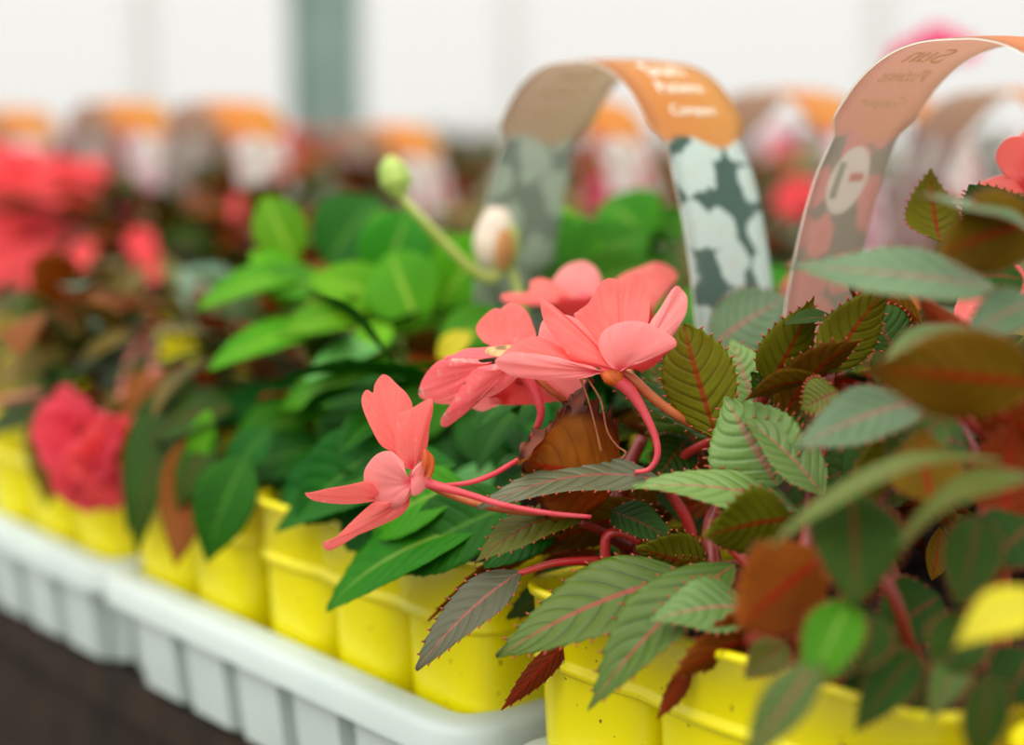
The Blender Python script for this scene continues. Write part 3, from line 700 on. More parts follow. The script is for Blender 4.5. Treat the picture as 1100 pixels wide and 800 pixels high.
tube_px(F, 'pedicel', [(572, 402, .612), (590, 418, .613), (615, 440, .618), (650, 500, .63)], [.0012, .0012, .0014], M_stemor)
# blurred flower further behind
F = flower(PL, 'blurred coral flower behind the main one')((630, 325, .70), .004)
FP(F, (612, 325, .70), [(600, 328), (575, 329), (550, 326), (538, 320), (545, 315), (567, 313), (570, 302), (582, 299), (600, 308), (612, 316)], (0, -.0004), up=M_coral)
FP(F, (628, 325, .71), [(610, 322), (592, 308), (600, 292), (612, 283), (628, 280), (641, 289), (647, 305), (642, 320)], (0, -.0001), up=M_coralp)
FP(F, (645, 325, .71), [(655, 305), (670, 294), (688, 287), (706, 282), (723, 287), (728, 297), (718, 312), (700, 335), (690, 360), (660, 345)], (0, -.0002), up=M_coral)
FP(F, (640, 318, .695), [(600, 318), (598, 332), (620, 345), (660, 350), (700, 350), (696, 325), (670, 314)], (0, .0002), up=M_red, un=M_red)
tube_px(F, 'pedicel', [(632, 330, .70), (660, 370, .69), (700, 450, .66)], .0014, M_stemor)

# ------------------------------------------------------------------ right, nearer plant
def HR(pl, b, t, *a, **k):
    q = .95
    if 'pet' in k: k['pet'] = [(x, y, z * q) for x, y, z in k['pet']]
    return H(pl, (b[0], b[1], b[2] * q), (t[0], t[1], t[2] * q), *a, **k)
HR(PR, (990, 430, .545), (852, 484, .532), 84, (-.2, .72, .65), M_grey, M_under, .06, .06, 12, pet=[(1020, 436, .55), (1060, 470, .555)])
HR(PR, (1116, 412, .50), (928, 396, .487), 104, (0, .32, -.93), M_grey, M_under, .02, .08, 13)
HR(PR, (1062, 362, .53), (946, 390, .53), 66, (-.1, .85, .3), M_pale, M_under, .14, .1, 12)
HR(PR, (1050, 362, .55), (984, 317, .55), 34, (-.3, -.3, -.9), M_olive, M_brown, .1, .3, 9)
HR(PR, (1070, 308, .525), (846, 286, .528), 84, (0, .72, .68), M_grey, M_under, .02, .05, 12)
HR(PR, (1118, 236, .52), (1008, 272, .508), 90, (0, .25, -.95), M_grey, M_under, .05, .15, 11)
HR(PR, (1120, 256, .51), (984, 213, .515), 66, (.1, .9, .3), M_grey, M_under, .08, .1, 12)
HR(PR, (1075, 492, .50), (826, 594, .485), 64, (-.15, .96, .16), M_green, M_brown, .13, .02, 13)
HR(PR, (1120, 512, .48), (966, 590, .474), 62, (-.1, .95, .25), M_green, M_brown, .17, .02, 12)
HR(PR, (888, 596, .525), (794, 674, .50), 104, (.3, .15, -.93), M_dark, M_brown, .1, .1, 12)
HR(PR, (914, 524, .505), (918, 652, .488), 108, (.15, .15, .97), M_dark, M_under, .05, .05, 13)
HR(PR, (915, 642, .495), (866, 748, .482), 64, (-.3, .25, .92), M_mid, M_under, .08, .05, 11)
HR(PR, (935, 655, .50), (925, 720, .49), 60, (.4, .25, .88), M_dark, M_under, .08, .05, 11)
HR(PR, (1052, 552, .50), (1028, 655, .492), 66, (.1, .25, .95), M_dark, M_under, .06, .05, 11)
HR(PR, (1124, 640, .46), (1026, 694, .455), 62, (-.2, .65, .7), M_yell, M_yell, .12, .05, 11, label='yellowed leaf')
HR(PR, (1050, 662, .50), (1000, 732, .495), 66, (-.2, .3, .9), M_dark, M_under, .08, .1, 11)
HR(PR, (884, 706, .485), (798, 826, .48), 54, (-.5, .35, .8), M_green, M_brown, .05, .2, 11)
HR(PR, (1064, 722, .47), (1044, 825, .468), 54, (.1, .25, .95), M_dark, M_under, .08, .1, 11)
HR(PR, (1116, 322, .52), (1034, 364, .518), 60, (-.1, .6, .75), M_grey, M_under, .08, .1, 11)
HR(PR, (1010, 450, .55), (950, 520, .54), 60, (-.2, .5, .8), M_green, M_underg, .08, .2, 11)
HR(PR, (985, 455, .555), (908, 560, .545), 50, (.2, .4, -.8), M_olive, M_underg, .08, .2, 11)
HR(PR, (1000, 540, .52), (990, 460, .53), 80, (0, .3, -.95), M_dark, M_under, .05, .1, 11)
HR(PR, (1080, 560, .53), (1090, 450, .53), 90, (0, .3, -.95), M_dark, M_brown, .05, .1, 11)
HR(PR, (975, 700, .55), (960, 770, .54), 60, (0, .3, .95), M_dark, M_brown, .05, .1, 11)
for q, r, mm in (([(1080, 800, .55), (1075, 600, .54), (1085, 470, .52), (1105, 400, .50)], [.0035, .003, .0024], M_stemdk), ([(985, 800, .56), (975, 690, .55), (940, 560, .55), (960, 480, .55), (990, 440, .55)], [.0045, .004, .003, .002], M_stemdk),
                 ([(985, 720, .52), (960, 640, .51), (930, 590, .52)], [.002, .002, .0018], M_stemdk), ([(900, 760, .53), (890, 690, .52), (870, 640, .53), (880, 590, .54)], [.003, .003, .0022], M_stemdk),
                 ([(1060, 590, .52), (1050, 500, .53), (1020, 430, .54), (1045, 405, .53)], [.0024, .002, .0018], M_stemdk), ([(905, 690, .51), (900, 655, .51), (862, 660, .52), (800, 690, .54)], [.0024, .0024, .0018], M_stemdk),
                 ([(980, 480, .54), (935, 530, .54), (920, 600, .53)], [.0024, .0024, .003], M_stemor)):
    st(PR, q, r, mm)

# ------------------------------------------------------------------ shared leaf bank for the other plants
def bank(na, nc, k, thick=.0003, teeth=0):
    r = random.Random(3); out = []
    for i in range(k):
        out.append(sheet(1.0, r.uniform(.36, .46), prof_leaf(r.uniform(.7, .85), r.uniform(.9, 1.1)), na, nc, bend=r.uniform(.06, .16), fold=r.uniform(.05, .3), wave=.04, quilt=.012 if na > 12 else 0, twist=r.uniform(-.3, .3),
                         side=r.uniform(-.04, .04), thick=thick / .06, teeth=teeth, tooth=.03 if teeth else 0, rng=r))
    return out
BANK = bank(22, 5, 7, teeth=0); LOW = bank(8, 2, 5)
_bm = {}
def bank_mesh(i, up, un):
    k = (i, up.name, un.name)
    if k not in _bm: _bm[k] = BANK[i].mesh('leaf', [up, un, M_tip])
    return _bm[k]
def bank_leaf(plant, B, T, nrm, up, un, wscale=1.0, i=None):
    M, L = frame(B, T, nrm); i = random.randrange(7) if i is None else i
    return link('leaf', bank_mesh(i, up, un), plant, M @ Matrix.Diagonal((L * wscale, L, L, 1)))
def rnd_leaf(c, spread, zlo, zhi, size):
    ph = random.uniform(0, 2 * PI); r = spread * math.sqrt(random.random()); z = random.uniform(zlo, zhi)
    B = Vector((c.x + r * math.cos(ph), c.y + r * math.sin(ph), z)); d = Vector((math.cos(ph + random.uniform(-.8, .8)), math.sin(ph + random.uniform(-.8, .8)), random.uniform(-.5, .55)))
    T = B + d.normalized() * size * random.uniform(.7, 1.15)
    n = Vector((d.x * .4 + random.uniform(-.4, .4), d.y * .4 + random.uniform(-.4, .4), 1)); return B, T, n
for (b, t, w, n, up, un) in (((640, 640, .64), (585, 700, .63), 60, (-.3, .5, .8), M_dark, M_brown), ((690, 650, .62), (600, 650, .63), 66, (-.2, .7, .7), M_dark, M_under), ((760, 690, .60), (690, 700, .59), 60, (-.2, .6, .75), M_olive, M_under),
        ((830, 690, .57), (760, 745, .55), 60, (-.2, .5, .8), M_dark, M_brown), ((780, 640, .60), (690, 610, .60), 60, (0, .6, -.75), M_olive, M_under), ((650, 560, .63), (590, 520, .63), 50, (0, .6, -.75), M_olive, M_brown), ((600, 570, .65), (545, 640, .66), 40, (-.2, .5, -.8), M_dark, M_brown),
        ((740, 470, .63), (700, 520, .62), 50, (.2, .5, .8), M_dark, M_underg), ((850, 430, .60), (880, 480, .59), 56, (.2, .5, .8), M_dark, M_underg), ((900, 420, .57), (860, 440, .57), 50, (.2, .5, .8), M_olive, M_underg)):
    H(PL, b, t, w, n, up, un)
for (b, t, w, n, up, un) in (((960, 730, .53), (872, 778, .52), 54, (-.2, .5, .8), M_dark, M_brown), ((930, 690, .50), (836, 746, .49), 52, (-.2, .5, .8), M_dark, M_under), ((985, 700, .485), (918, 786, .475), 52, (-.2, .4, .85), M_dark, M_brown), ((960, 690, .50), (994, 782, .485), 46, (.2, .4, .85), M_dark, M_brown), ((845, 690, .52), (800, 730, .51), 44, (-.2, .4, .85), M_olive, M_brown), ((1040, 690, .475), (998, 776, .465), 40, (-.2, .4, .85), M_green, M_brown), ((930, 720, .54), (870, 690, .53), 66, (0, .5, .85), M_dark, M_under), ((1010, 640, .53), (940, 690, .52), 80, (-.1, .4, .9), M_dark, M_brown), ((1110, 700, .49), (1075, 760, .485), 76, (0, .4, .9), M_dark, M_under),
        ((1110, 560, .50), (1060, 610, .495), 80, (-.1, .5, .85), M_dark, M_under), ((1090, 610, .51), (1010, 600, .505), 70, (0, .4, -.9), M_dark, M_brown), ((960, 600, .53), (900, 560, .53), 80, (0, .4, -.9), M_dark, M_brown), ((1040, 480, .53), (960, 460, .53), 70, (0, .7, .7), M_green, M_under),
        ((1120, 470, .50), (1030, 430, .51), 76, (0, .5, -.85), M_dark, M_brown), ((950, 770, .51), (905, 810, .505), 60, (-.2, .5, .85), M_dark, M_brown), ((1000, 760, .51), (965, 720, .515), 60, (0, .3, .95), M_dark, M_brown), ((1070, 400, .53), (985, 420, .54), 60, (0, .3, -.95), M_olive, M_brown),
        ((1100, 300, .56), (1030, 300, .56), 66, (0, .6, .75), M_dark, M_brown), ((960, 380, .60), (930, 320, .61), 60, (0, .3, .95), M_dark, M_brown), ((1010, 260, .62), (1000, 180, .64), 60, (0, .2, -.95), M_olive, M_underg), ((1090, 260, .6), (1040, 200, .62), 70, (0, .2, .95), M_dark, M_underg)):
    H(PR, b, t, w, n, up, un)
# dark filler leaves of the two foreground plants, behind the sharp ones
for k in range(40):
    x, y = random.uniform(640, 860), random.uniform(440, 650); z = random.uniform(.66, .74)
    B = at(x, y, z); T = at(x + random.uniform(-130, 60), y + random.uniform(-70, 70), z + random.uniform(-.03, .03))
    bank_leaf(PL, B, T, cdir(random.uniform(-.5, .5), random.uniform(.2, 1), random.uniform(-.8, .6)), random.choice([M_dark, M_olive, M_dark]), random.choice([M_under, M_brown]))
for k in range(46):
    x, y = random.uniform(880, 1130), random.uniform(340, 720); z = random.uniform(.57, .68)
    B = at(x, y, z); T = at(x + random.uniform(-130, 60), y + random.uniform(-80, 80), z + random.uniform(-.03, .03))
    bank_leaf(PR, B, T, cdir(random.uniform(-.5, .5), random.uniform(.2, 1), random.uniform(-.8, .6)), random.choice([M_dark, M_olive, M_dark]), random.choice([M_under, M_brown]))

# ------------------------------------------------------------------ bright green plant in the middle
PG = empty('impatiens_plant', at(470, 600, .86), 'bright green leaved impatiens with a white bud, behind the coral flowers', 'potted plant', 'impatiens plants of the middle rows')
def gl(b, t, w, n, m, u=None, bend=.09, fold=.15):
    blade(PG, 'leaf', b, t, w, n, (m, u or m, M_tip), prof_leaf(.75, .95), na=30, nc=6, bend=bend, fold=fold, quilt=.015, nq=7, teeth=12, tooth=.02)
gl((345, 292, .84), (211, 334, .82), 62, (-.25, .75, .6), M_bright)
gl((360, 352, .82), (224, 398, .79), 62, (-.2, .75, .62), M_bright)
gl((318, 282, .85), (284, 210, .86), 58, (-.1, .3, .95), M_bright)
gl((350, 285, .86), (405, 212, .88), 84, (.1, .35, .93), M_gdark)
gl((390, 350, .84), (505, 258, .86), 120, (.2, .35, .92), M_bright)
gl((425, 362, .79), (328, 410, .77), 48, (-.2, .7, .68), M_gpale)
gl((385, 440, .83), (195, 455, .82), 66, (0, .75, .65), M_gdark)
gl((400, 405, .78), (366, 508, .77), 84, (-.3, .35, .88), M_mid)
gl((525, 560, .632), (350, 657, .675), 92, (-.3, .7, .62), M_mid, M_gdark)
gl((490, 500, .66), (296, 572, .725), 96, (-.2, .7, .66), M_gdark)
gl((470, 385, .78), (508, 358, .78), 30, (0, .5, .85), M_yell, M_bright)
gl((500, 340, .84), (640, 236, .86), 96, (.1, .4, .9), M_mid)
gl((560, 320, .84), (700, 250, .86), 90, (.2, .5, .85), M_mid)
gl((610, 320, .82), (712, 285, .82), 70, (.2, .6, .75), M_mid)
gl((640, 340, .84), (555, 212, .88), 90, (-.1, .3, .95), M_bright)
gl((700, 260, .88), (650, 215, .90), 80, (-.1, .3, .95), M_mid)
gl((525, 495, .73), (484, 588, .72), 58, (-.3, .3, .9), M_gpale)
gl((590, 500, .72), (530, 535, .71), 60, (-.2, .6, .75), M_gpale)
gl((735, 352, .84), (852, 292, .83), 74, (.1, .7, .7), M_mid)
gl((780, 370, .8), (720, 320, .82), 70, (.1, .7, .7), M_gdark)
gl((430, 300, .84), (405, 225, .86), 60, (-.1, .4, .9), M_mid)
gl((360, 320, .82), (250, 300, .84), 50, (-.1, .7, .7), M_mid)
gl((225, 440, .8), (212, 510, .8), 30, (-.2, .3, .9), M_bright)
gl((440, 470, .76), (410, 560, .76), 70, (-.3, .4, .9), M_gdark)
gl((500, 440, .76), (560, 520, .74), 80, (.2, .4, .9), M_gdark)
gl((470, 430, .78), (540, 440, .76), 70, (.2, .7, .7), M_gdark)
for k in range(62):
    x, y = random.uniform(350, 690), random.uniform(260, 540)
    if y > 430 and x > 600: continue
    z = random.uniform(.85, .95); dx = (x - 460) * .45
    B = at(x, y, z); T = at(x + dx + random.uniform(-60, 60), y + random.uniform(-60, 70), z + random.uniform(-.05, .04))
    bank_leaf(PG, B, T, cdir(random.uniform(-.5, .5), random.uniform(.3, 1), random.uniform(.1, .8)), random.choice([M_mid, M_bright, M_gdark, M_gdark]), random.choice([M_mid, M_gdark]), 1.2)
for (b, t, w, n, m) in (((400, 340, .82), (300, 362, .80), 62, (-.2, .7, .65), M_bright), ((430, 330, .82), (330, 300, .82), 66, (-.1, .6, .75), M_bright), ((410, 310, .83), (440, 225, .84), 80, (.1, .3, .95), M_mid),
        ((450, 350, .80), (420, 270, .82), 84, (-.2, .3, .93), M_bright), ((470, 370, .79), (560, 345, .80), 62, (.2, .65, .7), M_mid), ((440, 400, .78), (300, 440, .78), 74, (-.2, .7, .7), M_mid), ((450, 420, .77), (340, 470, .76), 76, (-.2, .5, .8), M_gdark),
        ((480, 420, .76), (420, 480, .75), 70, (-.2, .4, .9), M_mid), ((360, 480, .79), (230, 520, .78), 70, (-.2, .6, .75), M_gdark), ((400, 500, .77), (300, 545, .76), 80, (-.2, .6, .75), M_gdark), ((330, 440, .81), (250, 500, .80), 66, (-.3, .4, .85), M_mid),
        ((440, 510, .68), (372, 590, .69), 88, (-.3, .4, .85), M_gdark), ((560, 540, .63), (425, 612, .652), 96, (-.3, .5, .8), M_gdark), ((430, 470, .69), (318, 560, .705), 96, (-.3, .4, .85), M_gdark), ((500, 520, .645), (400, 575, .67), 84, (-.2, .6, .75), M_mid), ((600, 560, .60+.03), (520, 610, .62), 60, (-.2, .6, .75), M_gdark), ((560, 560, .73), (470, 600, .72), 70, (-.3, .6, .75), M_gdark), ((540, 430, .76), (600, 500, .74), 76, (.2, .4, .9), M_gdark),
        ((470, 330, .83), (530, 250, .84), 70, (.1, .3, .95), M_bright), ((330, 330, .84), (270, 270, .85), 50, (-.1, .5, .85), M_bright), ((420, 350, .79), (380, 385, .78), 40, (-.1, .6, .8), M_bright), ((450, 470, .75), (500, 560, .74), 80, (.1, .4, .9), M_gdark),
        ((700, 330, .82), (800, 355, .8), 70, (.1, .7, .7), M_mid), ((600, 300, .86), (560, 240, .87), 70, (-.1, .4, .9), M_mid)):
    gl(b, t, w, n, m)
for k in range(6):
    tube_px(PG, 'stem', [(440 + k * 14, 640, .86), (430 + k * 18, 500, .85), (380 + k * 45, 330, .86)], [.004, .003, .002], M_stemgr, 8)
# white bud with calyx, its spur curling up to the left, a second bud at the spur's end
bud = MB(); c0 = at(534, 290, .80); c1 = at(538, 222, .80); ax = c1 - c0; q = bez([c0, at(530, 262, .80), at(535, 238, .80), at(543, 224, .80)], 6)
rr = [.0035, .006, .0075, .0085, .0092, .0095, .0097, .0096, .0094, .0092, .009, .0086, .0082, .0076, .007, .0062, .0052, .004, .0012]; bud.tube(q, rr, 0, 14)
M_budtan = plain('bud_tan', (216, 168, 110), (206, 140, 80), 90, .5, .4, .3)
bo = bud.build('bud', M_cream, PG); bo['label'] = 'half open white bud'
for (b, t, w, n, mm) in (((540, 291, .79), (543, 244, .785), 20, (.1, 0, 1), M_budtan), ((548, 290, .795), (552, 240, .79), 18, (.6, .1, .8), M_stemgr), ((530, 288, .795), (516, 250, .795), 18, (-.7, .1, .7), M_stemgr)):
    blade(bo, 'sepal', b, t, w, n, (mm, mm), PP(.6, .6), na=14, nc=4, bend=.12, cup=-.2)
tube_px(bo, 'pedicel', [(546, 286, .80), (554, 305, .80), (562, 340, .80), (560, 400, .82)], .0022, M_stemgr)
tube_px(bo, 'spur', [(540, 288, .80), (528, 299, .795), (508, 290, .79), (480, 263, .785), (450, 232, .78), (428, 208, .78)], [.0015, .0028, .0026, .0022, .002, .002], M_stemgr)
tube_px(PG, 'bud', [(430, 212, .78), (426, 196, .78), (421, 180, .78), (418, 168, .78)], [.003, .0075, .0065, .002], leaf_mat('bud_lime', (196, 222, 110), (214, 220, 130), (200, 220, 120), (190, 210, 100), .2, .5, .4, .3), 12)

# ------------------------------------------------------------------ generic open flower for the blurred plants
def flower_mesh(pm, pm2, r=1.0):
    mb = MB(); rg = random.Random(5)
    for k in range(5):
        s_ = sheet(r, r * .95, PP(.6, .35), 12, 4, bend=.08, cup=.05, wave=.06, notch=.1, useq=1, thick=.004, rng=rg)
        M = Matrix.Rotation(2 * PI * k / 5, 4, 'Z') @ Matrix.Rotation(.35 + .1 * (k % 2), 4, 'X')
        mb.add([M @ Vector(v) for v in s_.v], s_.f, s_.m, s_.uv)
    mb.tube([(0, 0, -.25), (0, 0, .1)], [.06, .1], 0, 8)
    return mb.mesh('flower', [pm, pm2])
M_coralv = petal_mat('petal_coral_vivid', (255, 92, 100), (255, 122, 124), (240, 40, 70))
FL = {'coral': flower_mesh(M_coralv, M_coralv), 'red': flower_mesh(M_pinkred, M_pinkred), 'mag': flower_mesh(M_mag, M_mag), 'deep': flower_mesh(M_red, M_red)}
def put_flower(pl, kind, p, size, nrm):
    z = nrm.normalized(); x = z.orthogonal().normalized(); y = z.cross(x); M = Matrix((x, y, z)).transposed().to_4x4()
    a = Matrix.Rotation(random.uniform(0, 6), 4, 'Z'); o = link('flower', FL[kind], pl, Matrix.Translation(p) @ M @ a @ Matrix.Scale(size, 4)); return o
def foliage(pl, leaves, mats):
    """one leaf mass: leaves = [(B, T, n, slot)]"""
    mb = MB()
    for (B, T, n, sl) in leaves:
        M, L = frame(B, T, n); s_ = random.choice(LOW); M = M @ Matrix.Scale(L, 4)
        mb.add([M @ Vector(v) for v in s_.v], s_.f, [sl] * len(s_.f), s_.uv)
    return mb.build('foliage', mats, pl)

# plant over the second and third trays at the left
PB = empty('impatiens_plant', bench_pt(.3, .1, Z_SOIL), 'blurred bronze impatiens at the left with a hanging pink red flower over the yellow packs', 'potted plant', 'impatiens plants of the middle rows')
def pl_leaf(b, t, w, n, m, u=M_rust):
    blade(PB, 'leaf', b, t, w, n, (m, u, M_tip), prof_leaf(), na=22, nc=5, bend=.09, fold=.12)
M_tealg = leaf_mat('leaf_teal_grey', (104, 140, 104), (90, 126, 92), (150, 110, 90), (80, 116, 84), .4, .4, .6, .25)
pl_leaf((150, 335, .98), (110, 425, .97), 84, (0, .25, .95), M_tealg)
pl_leaf((265, 490, .76), (222, 605, .765), 74, (-.2, .3, .93), M_gdark)
pl_leaf((205, 400, .86), (137, 575, .835), 70, (-.3, .3, .9), M_dark)
pl_leaf((175, 470, .83), (148, 598, .825), 40, (-.3, .3, .9), M_dark)
pl_leaf((235, 460, .80), (190, 550, .80), 44, (-.3, .3, .9), M_dark)
pl_leaf((200, 400, .95), (240, 460, .95), 60, (.1, .5, .9), M_tealg)
pl_leaf((200, 470, .80), (188, 610, .79), 60, (.1, .3, -.9), M_dark)
pl_leaf((160, 450, .93), (168, 560, .93), 50, (.1, .3, -.9), M_brz)
pl_leaf((170, 420, .98), (60, 440, 1.0), 60, (-.2, .7, .7), M_brz)
pl_leaf((250, 440, .80), (160, 470, .83), 70, (-.2, .7, .7), M_dark)
pl_leaf((290, 460, .77), (240, 530, .77), 50, (-.2, .5, .8), M_gdark)
pl_leaf((70, 430, .93), (-20, 470, .95), 60, (-.2, .7, .7), M_dark)
pl_leaf((62, 420, .92), (50, 545, .92), 56, (.2, .3, .9), M_brz)
pl_leaf((80, 380, 1.0), (-20, 420, 1.0), 60, (-.2, .6, .7), M_brz)
pl_leaf((100, 330, 1.05), (20, 380, 1.05), 70, (-.2, .6, .7), M_rust)
pl_leaf((240, 330, 1.0), (190, 290, 1.0), 70, (.1, .6, .7), M_tealg)
for k in range(60):
    x, y = random.uniform(-40, 320), random.uniform(270, 490); z = random.uniform(.88, 1.12)
    if y > 440 and x < 100: continue
    B = at(x, y, z); T = at(x + random.uniform(-90, 70), y + random.uniform(-50, 70), z + random.uniform(-.06, .06))
    bank_leaf(PB, B, T, cdir(random.uniform(-.5, .5), random.uniform(.3, 1), random.uniform(-.3, .8)), random.choice([M_brz, M_brz, M_rust, M_dark, M_tealg]), random.choice([M_rust, M_brz]), 1.1)
for q in ([(235, 398, .92), (180, 395, .9), (130, 425, .89), (105, 455, .89)], [(165, 345, .95), (140, 385, .93), (128, 430, .91)], [(160, 360, .95), (165, 430, .92), (150, 500, .92)], [(60, 420, .93), (10, 428, .93), (-30, 440, .93)]):
    tube_px(PB, 'stem', q, .0021, plain('stem_salmon', (206, 126, 104), (196, 110, 90), 40, .5), 8)
for (x, y, z, s_, n, kd) in ((92, 468, .86, .027, (-.3, -.2, .9), 'red'), (122, 484, .86, .027, (.4, -.3, .8), 'coral'), (78, 458, .87, .022, (-.6, .2, .7), 'red'), (100, 508, .86, .022, (0, -.6, .7), 'red')):
    put_flower(PB, kd, at(x, y, z), s_, cdir(*n))
pb = MB(); po = rounded(.18, .22, .014, 5, 12)
def pscal(p): return -.004 * (1 - abs(math.sin(PI * (p.x + .09) / .06)) ** .5) if abs(abs(p.y) - .11) < .004 else -.004 * (1 - abs(math.sin(PI * (p.y + .11) / .055)) ** .5)
sweep(pb, po, [(-.006, .8065), (-.001, Z_BEAD), (.001, Z_BEAD), (.001, Z_TOP), (-.002, Z_TOP), (-.003, Z_SOIL - .01)], Matrix.Identity(4), 0, True, pscal)
POT = pb.mesh('pot', [M_yp])
# plant with the coral flower mass at the left edge
PC = empty('impatiens_plant', bench_pt(.72, .26, .8065), 'blurred impatiens with a large coral flower mass at the left edge', 'potted plant', 'impatiens plants of the middle rows')
ls = []
c = bench_pt(.72, .26)
for k in range(110):
    B, T, n = rnd_leaf(c, .1, .92, 1.03, .07); ls.append((B, T, n, random.randrange(3)))
foliage(PC, ls, [M_brz, M_dark, M_rust]); link('pot', POT, PC, Matrix.Translation(c) @ BM)
for (x, y, z, s_) in ((20, 205, 1.3, .036), (55, 215, 1.33, .034), (-5, 240, 1.3, .038), (35, 250, 1.28, .030), (0, 285, 1.28, .026), (-15, 200, 1.32, .036), (72, 195, 1.36, .022), (92, 228, 1.34, .018), (104, 190, 1.4, .016), (40, 290, 1.25, .02), (150, 262, 1.15, .012), (165, 285, 1.12, .013), (92, 275, 1.2, .012), (-10, 280, 1.26, .028)):
    put_flower(PC, 'coral', at(x, y, z), s_, cdir(random.uniform(-.5, .5), random.uniform(-.1, .5), .9))

# ------------------------------------------------------------------ the back rows
for pl, c_, ms in ((PB, bench_pt(.23, .125), [M_brz, M_dark, M_rust]), (PB, bench_pt(.385, .125), [M_brz, M_dark, M_rust]), (PG, bench_pt(.08, .13), [M_mid, M_gdark, M_gdark]), (PL, bench_pt(-.10, .20), [M_olive, M_dark, M_brown])):
    ls = []
    for k in range(100):
        B, T, n = rnd_leaf(c_, .095 if pl is not PL else .055, .925, .975 if pl is not PG else .985, .055); ls.append((B, T, n, random.randrange(3)))
    foliage(pl, ls, ms)
BGM = [M_brz, M_dark, M_rust, M_tealg]
def back_plant(c, top, label, fl, n=80, spread=.095, mats=BGM, grp='impatiens plants of the back rows'):
    r = empty('impatiens_plant', Vector((c.x, c.y, .8065)), label, 'potted plant', grp); ls = []
    for k in range(n):
        B, T, nn = rnd_leaf(c, spread, Z_SOIL + .01, top, .07); ls.append((B, T, nn, random.choice([0, 0, 1, 2, 3])))
    link('pot', POT, r, Matrix.Translation(Vector((c.x, c.y, 0))) @ BM)
    foliage(r, ls, mats)
    s_ = MB()
    for k in range(4):
        a = k * 1.6; s_.tube([c + Vector((0, 0, Z_SOIL)), c + Vector((math.cos(a) * .03, math.sin(a) * .03, .95)), c + Vector((math.cos(a) * .06, math.sin(a) * .06, top - .01))], [.004, .003, .002], 0, 6)
    s_.build('stem', M_stemdk, r)
    for (kd, dx, dy, dz, sz) in fl:
        put_flower(r, kd, Vector((c.x + dx, c.y + dy, top + dz)), sz, Vector((random.uniform(-.5, .5), -1, random.uniform(0, .8))))
    return r
def seen(p, margin=140):
    d = p - CAM; z = d.dot(FW)
    if z < .3: return None
    return 550 + FPX * d.dot(RX) / z, 400 - FPX * d.dot(UP) / z, z
kinds = ['coral', 'deep', 'coral', 'mag', 'coral']
for i in range(-2, 14):
    for j in range(0, 7):
        t = .06 + i * .195; o = .16 + j * .235
        if i < 5 and j == 0: continue
        c = bench_pt(t, o); q = seen(Vector((c.x, c.y, 1.03)))
        if q is None or not (-120 < q[0] < 1220) or q[2] > 3.4 or q[2] < .78: continue
        if i == -2 and j < 2: continue
        if -160 < q[0] < 130 and q[2] < 1.25: continue
        k = random.random(); top = (.99 if q[2] < 1.6 else (1.015 if q[2] < 2 else 1.035)) + .015 * random.random() - (0.03 if q[2] < 1.0 else 0)
        fl = [(random.choice(kinds), random.uniform(-.09, .09), random.uniform(-.1, 0), random.uniform(-.07, .02), random.uniform(.018, .026)) for _ in range(random.choice([0, 1, 1, 2]))]
        pos = 'left of the grey green post' if q[0] < 330 else ('between the grey green post and the tan tag' if q[0] < 860 else 'right of the tan tag')
        dep = 'second row' if q[2] < 1.25 else ('third row' if q[2] < 1.7 else 'far rows')
        back_plant(c, top, 'blurred bronze impatiens in the %s, %s' % (dep, pos), fl, grp='back row impatiens, %s, %s' % (dep, pos))
# coral flowers at the right edge and their plant
PE = empty('impatiens_plant', bench_pt(-.25, .3, Z_SOIL), 'impatiens behind the tan tag with coral petals at the right edge', 'potted plant', 'coral impatiens plants in the foreground')
ls = []; c = bench_pt(-.2, .27)
for k in range(70):
    B, T, n = rnd_leaf(c, .09, .92, 1.0, .065); ls.append((B, T, n, random.randrange(3)))
foliage(PE, ls, [M_brz, M_dark, M_rust])
for sx, sy in ((0, 0), (.02, .01)):
    pass
F = flower(PE, 'coral flower cut by the right edge')((1108, 200, .64), .004)
P(F, (1110, 208, .64), (1052, 208, .635), 40, (0, .8, .55), prof=PP(.6, .4), bend=.1)
P(F, (1112, 195, .645), (1078, 152, .64), 44, (-.3, .2, .9), prof=PP(.6, .4), bend=.05)
P(F, (1105, 200, .645), (1130, 140, .65), 60, (0, .2, .95), prof=PP(.6, .4), bend=.05)
tube_px(F, 'pedicel', [(1110, 202, .642), (1120, 240, .65), (1115, 320, .67)], .0016, M_stemor)
F = flower(PE, 'coral flower low at the right edge')((1105, 318, .60), .004)
P(F, (1108, 315, .60), (1030, 350, .59), 62, (-.2, .65, .7), prof=PP(.6, .5), bend=.08)
P(F, (1105, 310, .60), (1075, 300, .60), 40, (-.2, .65, .7), prof=PP(.6, .5), bend=.08)
tube_px(F, 'pedicel', [(1108, 318, .60), (1125, 360, .61), (1130, 430, .62)], .0016, M_stemor)
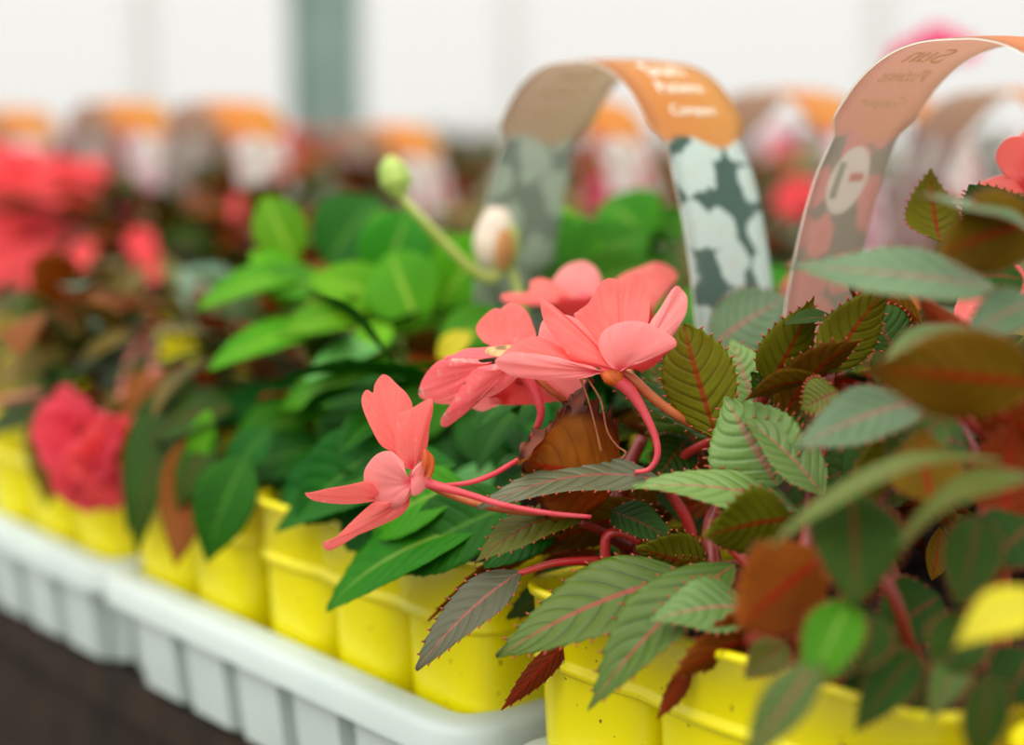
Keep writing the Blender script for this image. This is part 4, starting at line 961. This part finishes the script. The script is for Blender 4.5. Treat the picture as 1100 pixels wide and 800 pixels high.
# tall magenta flower showing over the tan tag
PM = empty('impatiens_plant', at(970, 330, 1.35), 'tall magenta flowered impatiens behind the top of the tan tag', 'potted plant', 'tall plants of the back rows')
for (x, y, s_) in ((985, 58, .016), (1008, 50, .019), (1032, 56, .016), (966, 66, .013)):
    p = at(x, y, 1.35); put_flower(PM, 'mag', p, s_, cdir(random.uniform(-.4, .4), .5, .8))
    m = MB(); m.tube(bez([p, at(985, 110, 1.35), at(970, 330, 1.35)], 6), .002, 0, 6); m.build('stem', M_stemdk, PM)

# ------------------------------------------------------------------ light
W = bpy.data.worlds.new('sky'); bpy.context.scene.world = W; W.use_nodes = True; t = W.node_tree; bg = t.nodes['Background']
tc = t.nodes.new('ShaderNodeTexCoord'); sx = t.nodes.new('ShaderNodeSeparateXYZ'); t.links.new(tc.outputs['Generated'], sx.inputs[0])
cr = t.nodes.new('ShaderNodeValToRGB'); t.links.new(sx.outputs[2], cr.inputs[0])
cr.color_ramp.elements[0].position = 0; cr.color_ramp.elements[0].color = (1.0, .99, .97, 1)
cr.color_ramp.elements[1].position = 1; cr.color_ramp.elements[1].color = (1.9, 1.88, 1.84, 1)
mr = t.nodes.new('ShaderNodeMapRange'); t.links.new(sx.outputs[1], mr.inputs[0])       # the overcast sky is brighter on the side of the end wall
mr.inputs[1].default_value = -.7; mr.inputs[2].default_value = .5; mr.inputs[3].default_value = 1.0; mr.inputs[4].default_value = 1.02
t.links.new(cr.outputs[0], bg.inputs[0]); t.links.new(mr.outputs[0], bg.inputs[1])
sd = bpy.data.lights.new('sun', 'SUN'); so = bpy.data.objects.new('sun', sd); C.objects.link(so); sd.energy = 1.5; sd.angle = math.radians(60); sd.color = (1, .98, .94)
so.rotation_euler = Vector((.25, .42, -.87)).to_track_quat('-Z', 'Y').to_euler()
sc = bpy.context.scene
sc.view_settings.view_transform = 'Standard'; sc.view_settings.look = 'None'; sc.view_settings.gamma = 1; sc.view_settings.exposure = 0.22; sc.view_settings.use_curve_mapping = False
sc.cycles.max_bounces = 10; sc.cycles.transparent_max_bounces = 12; sc.cycles.diffuse_bounces = 5; sc.cycles.transmission_bounces = 8
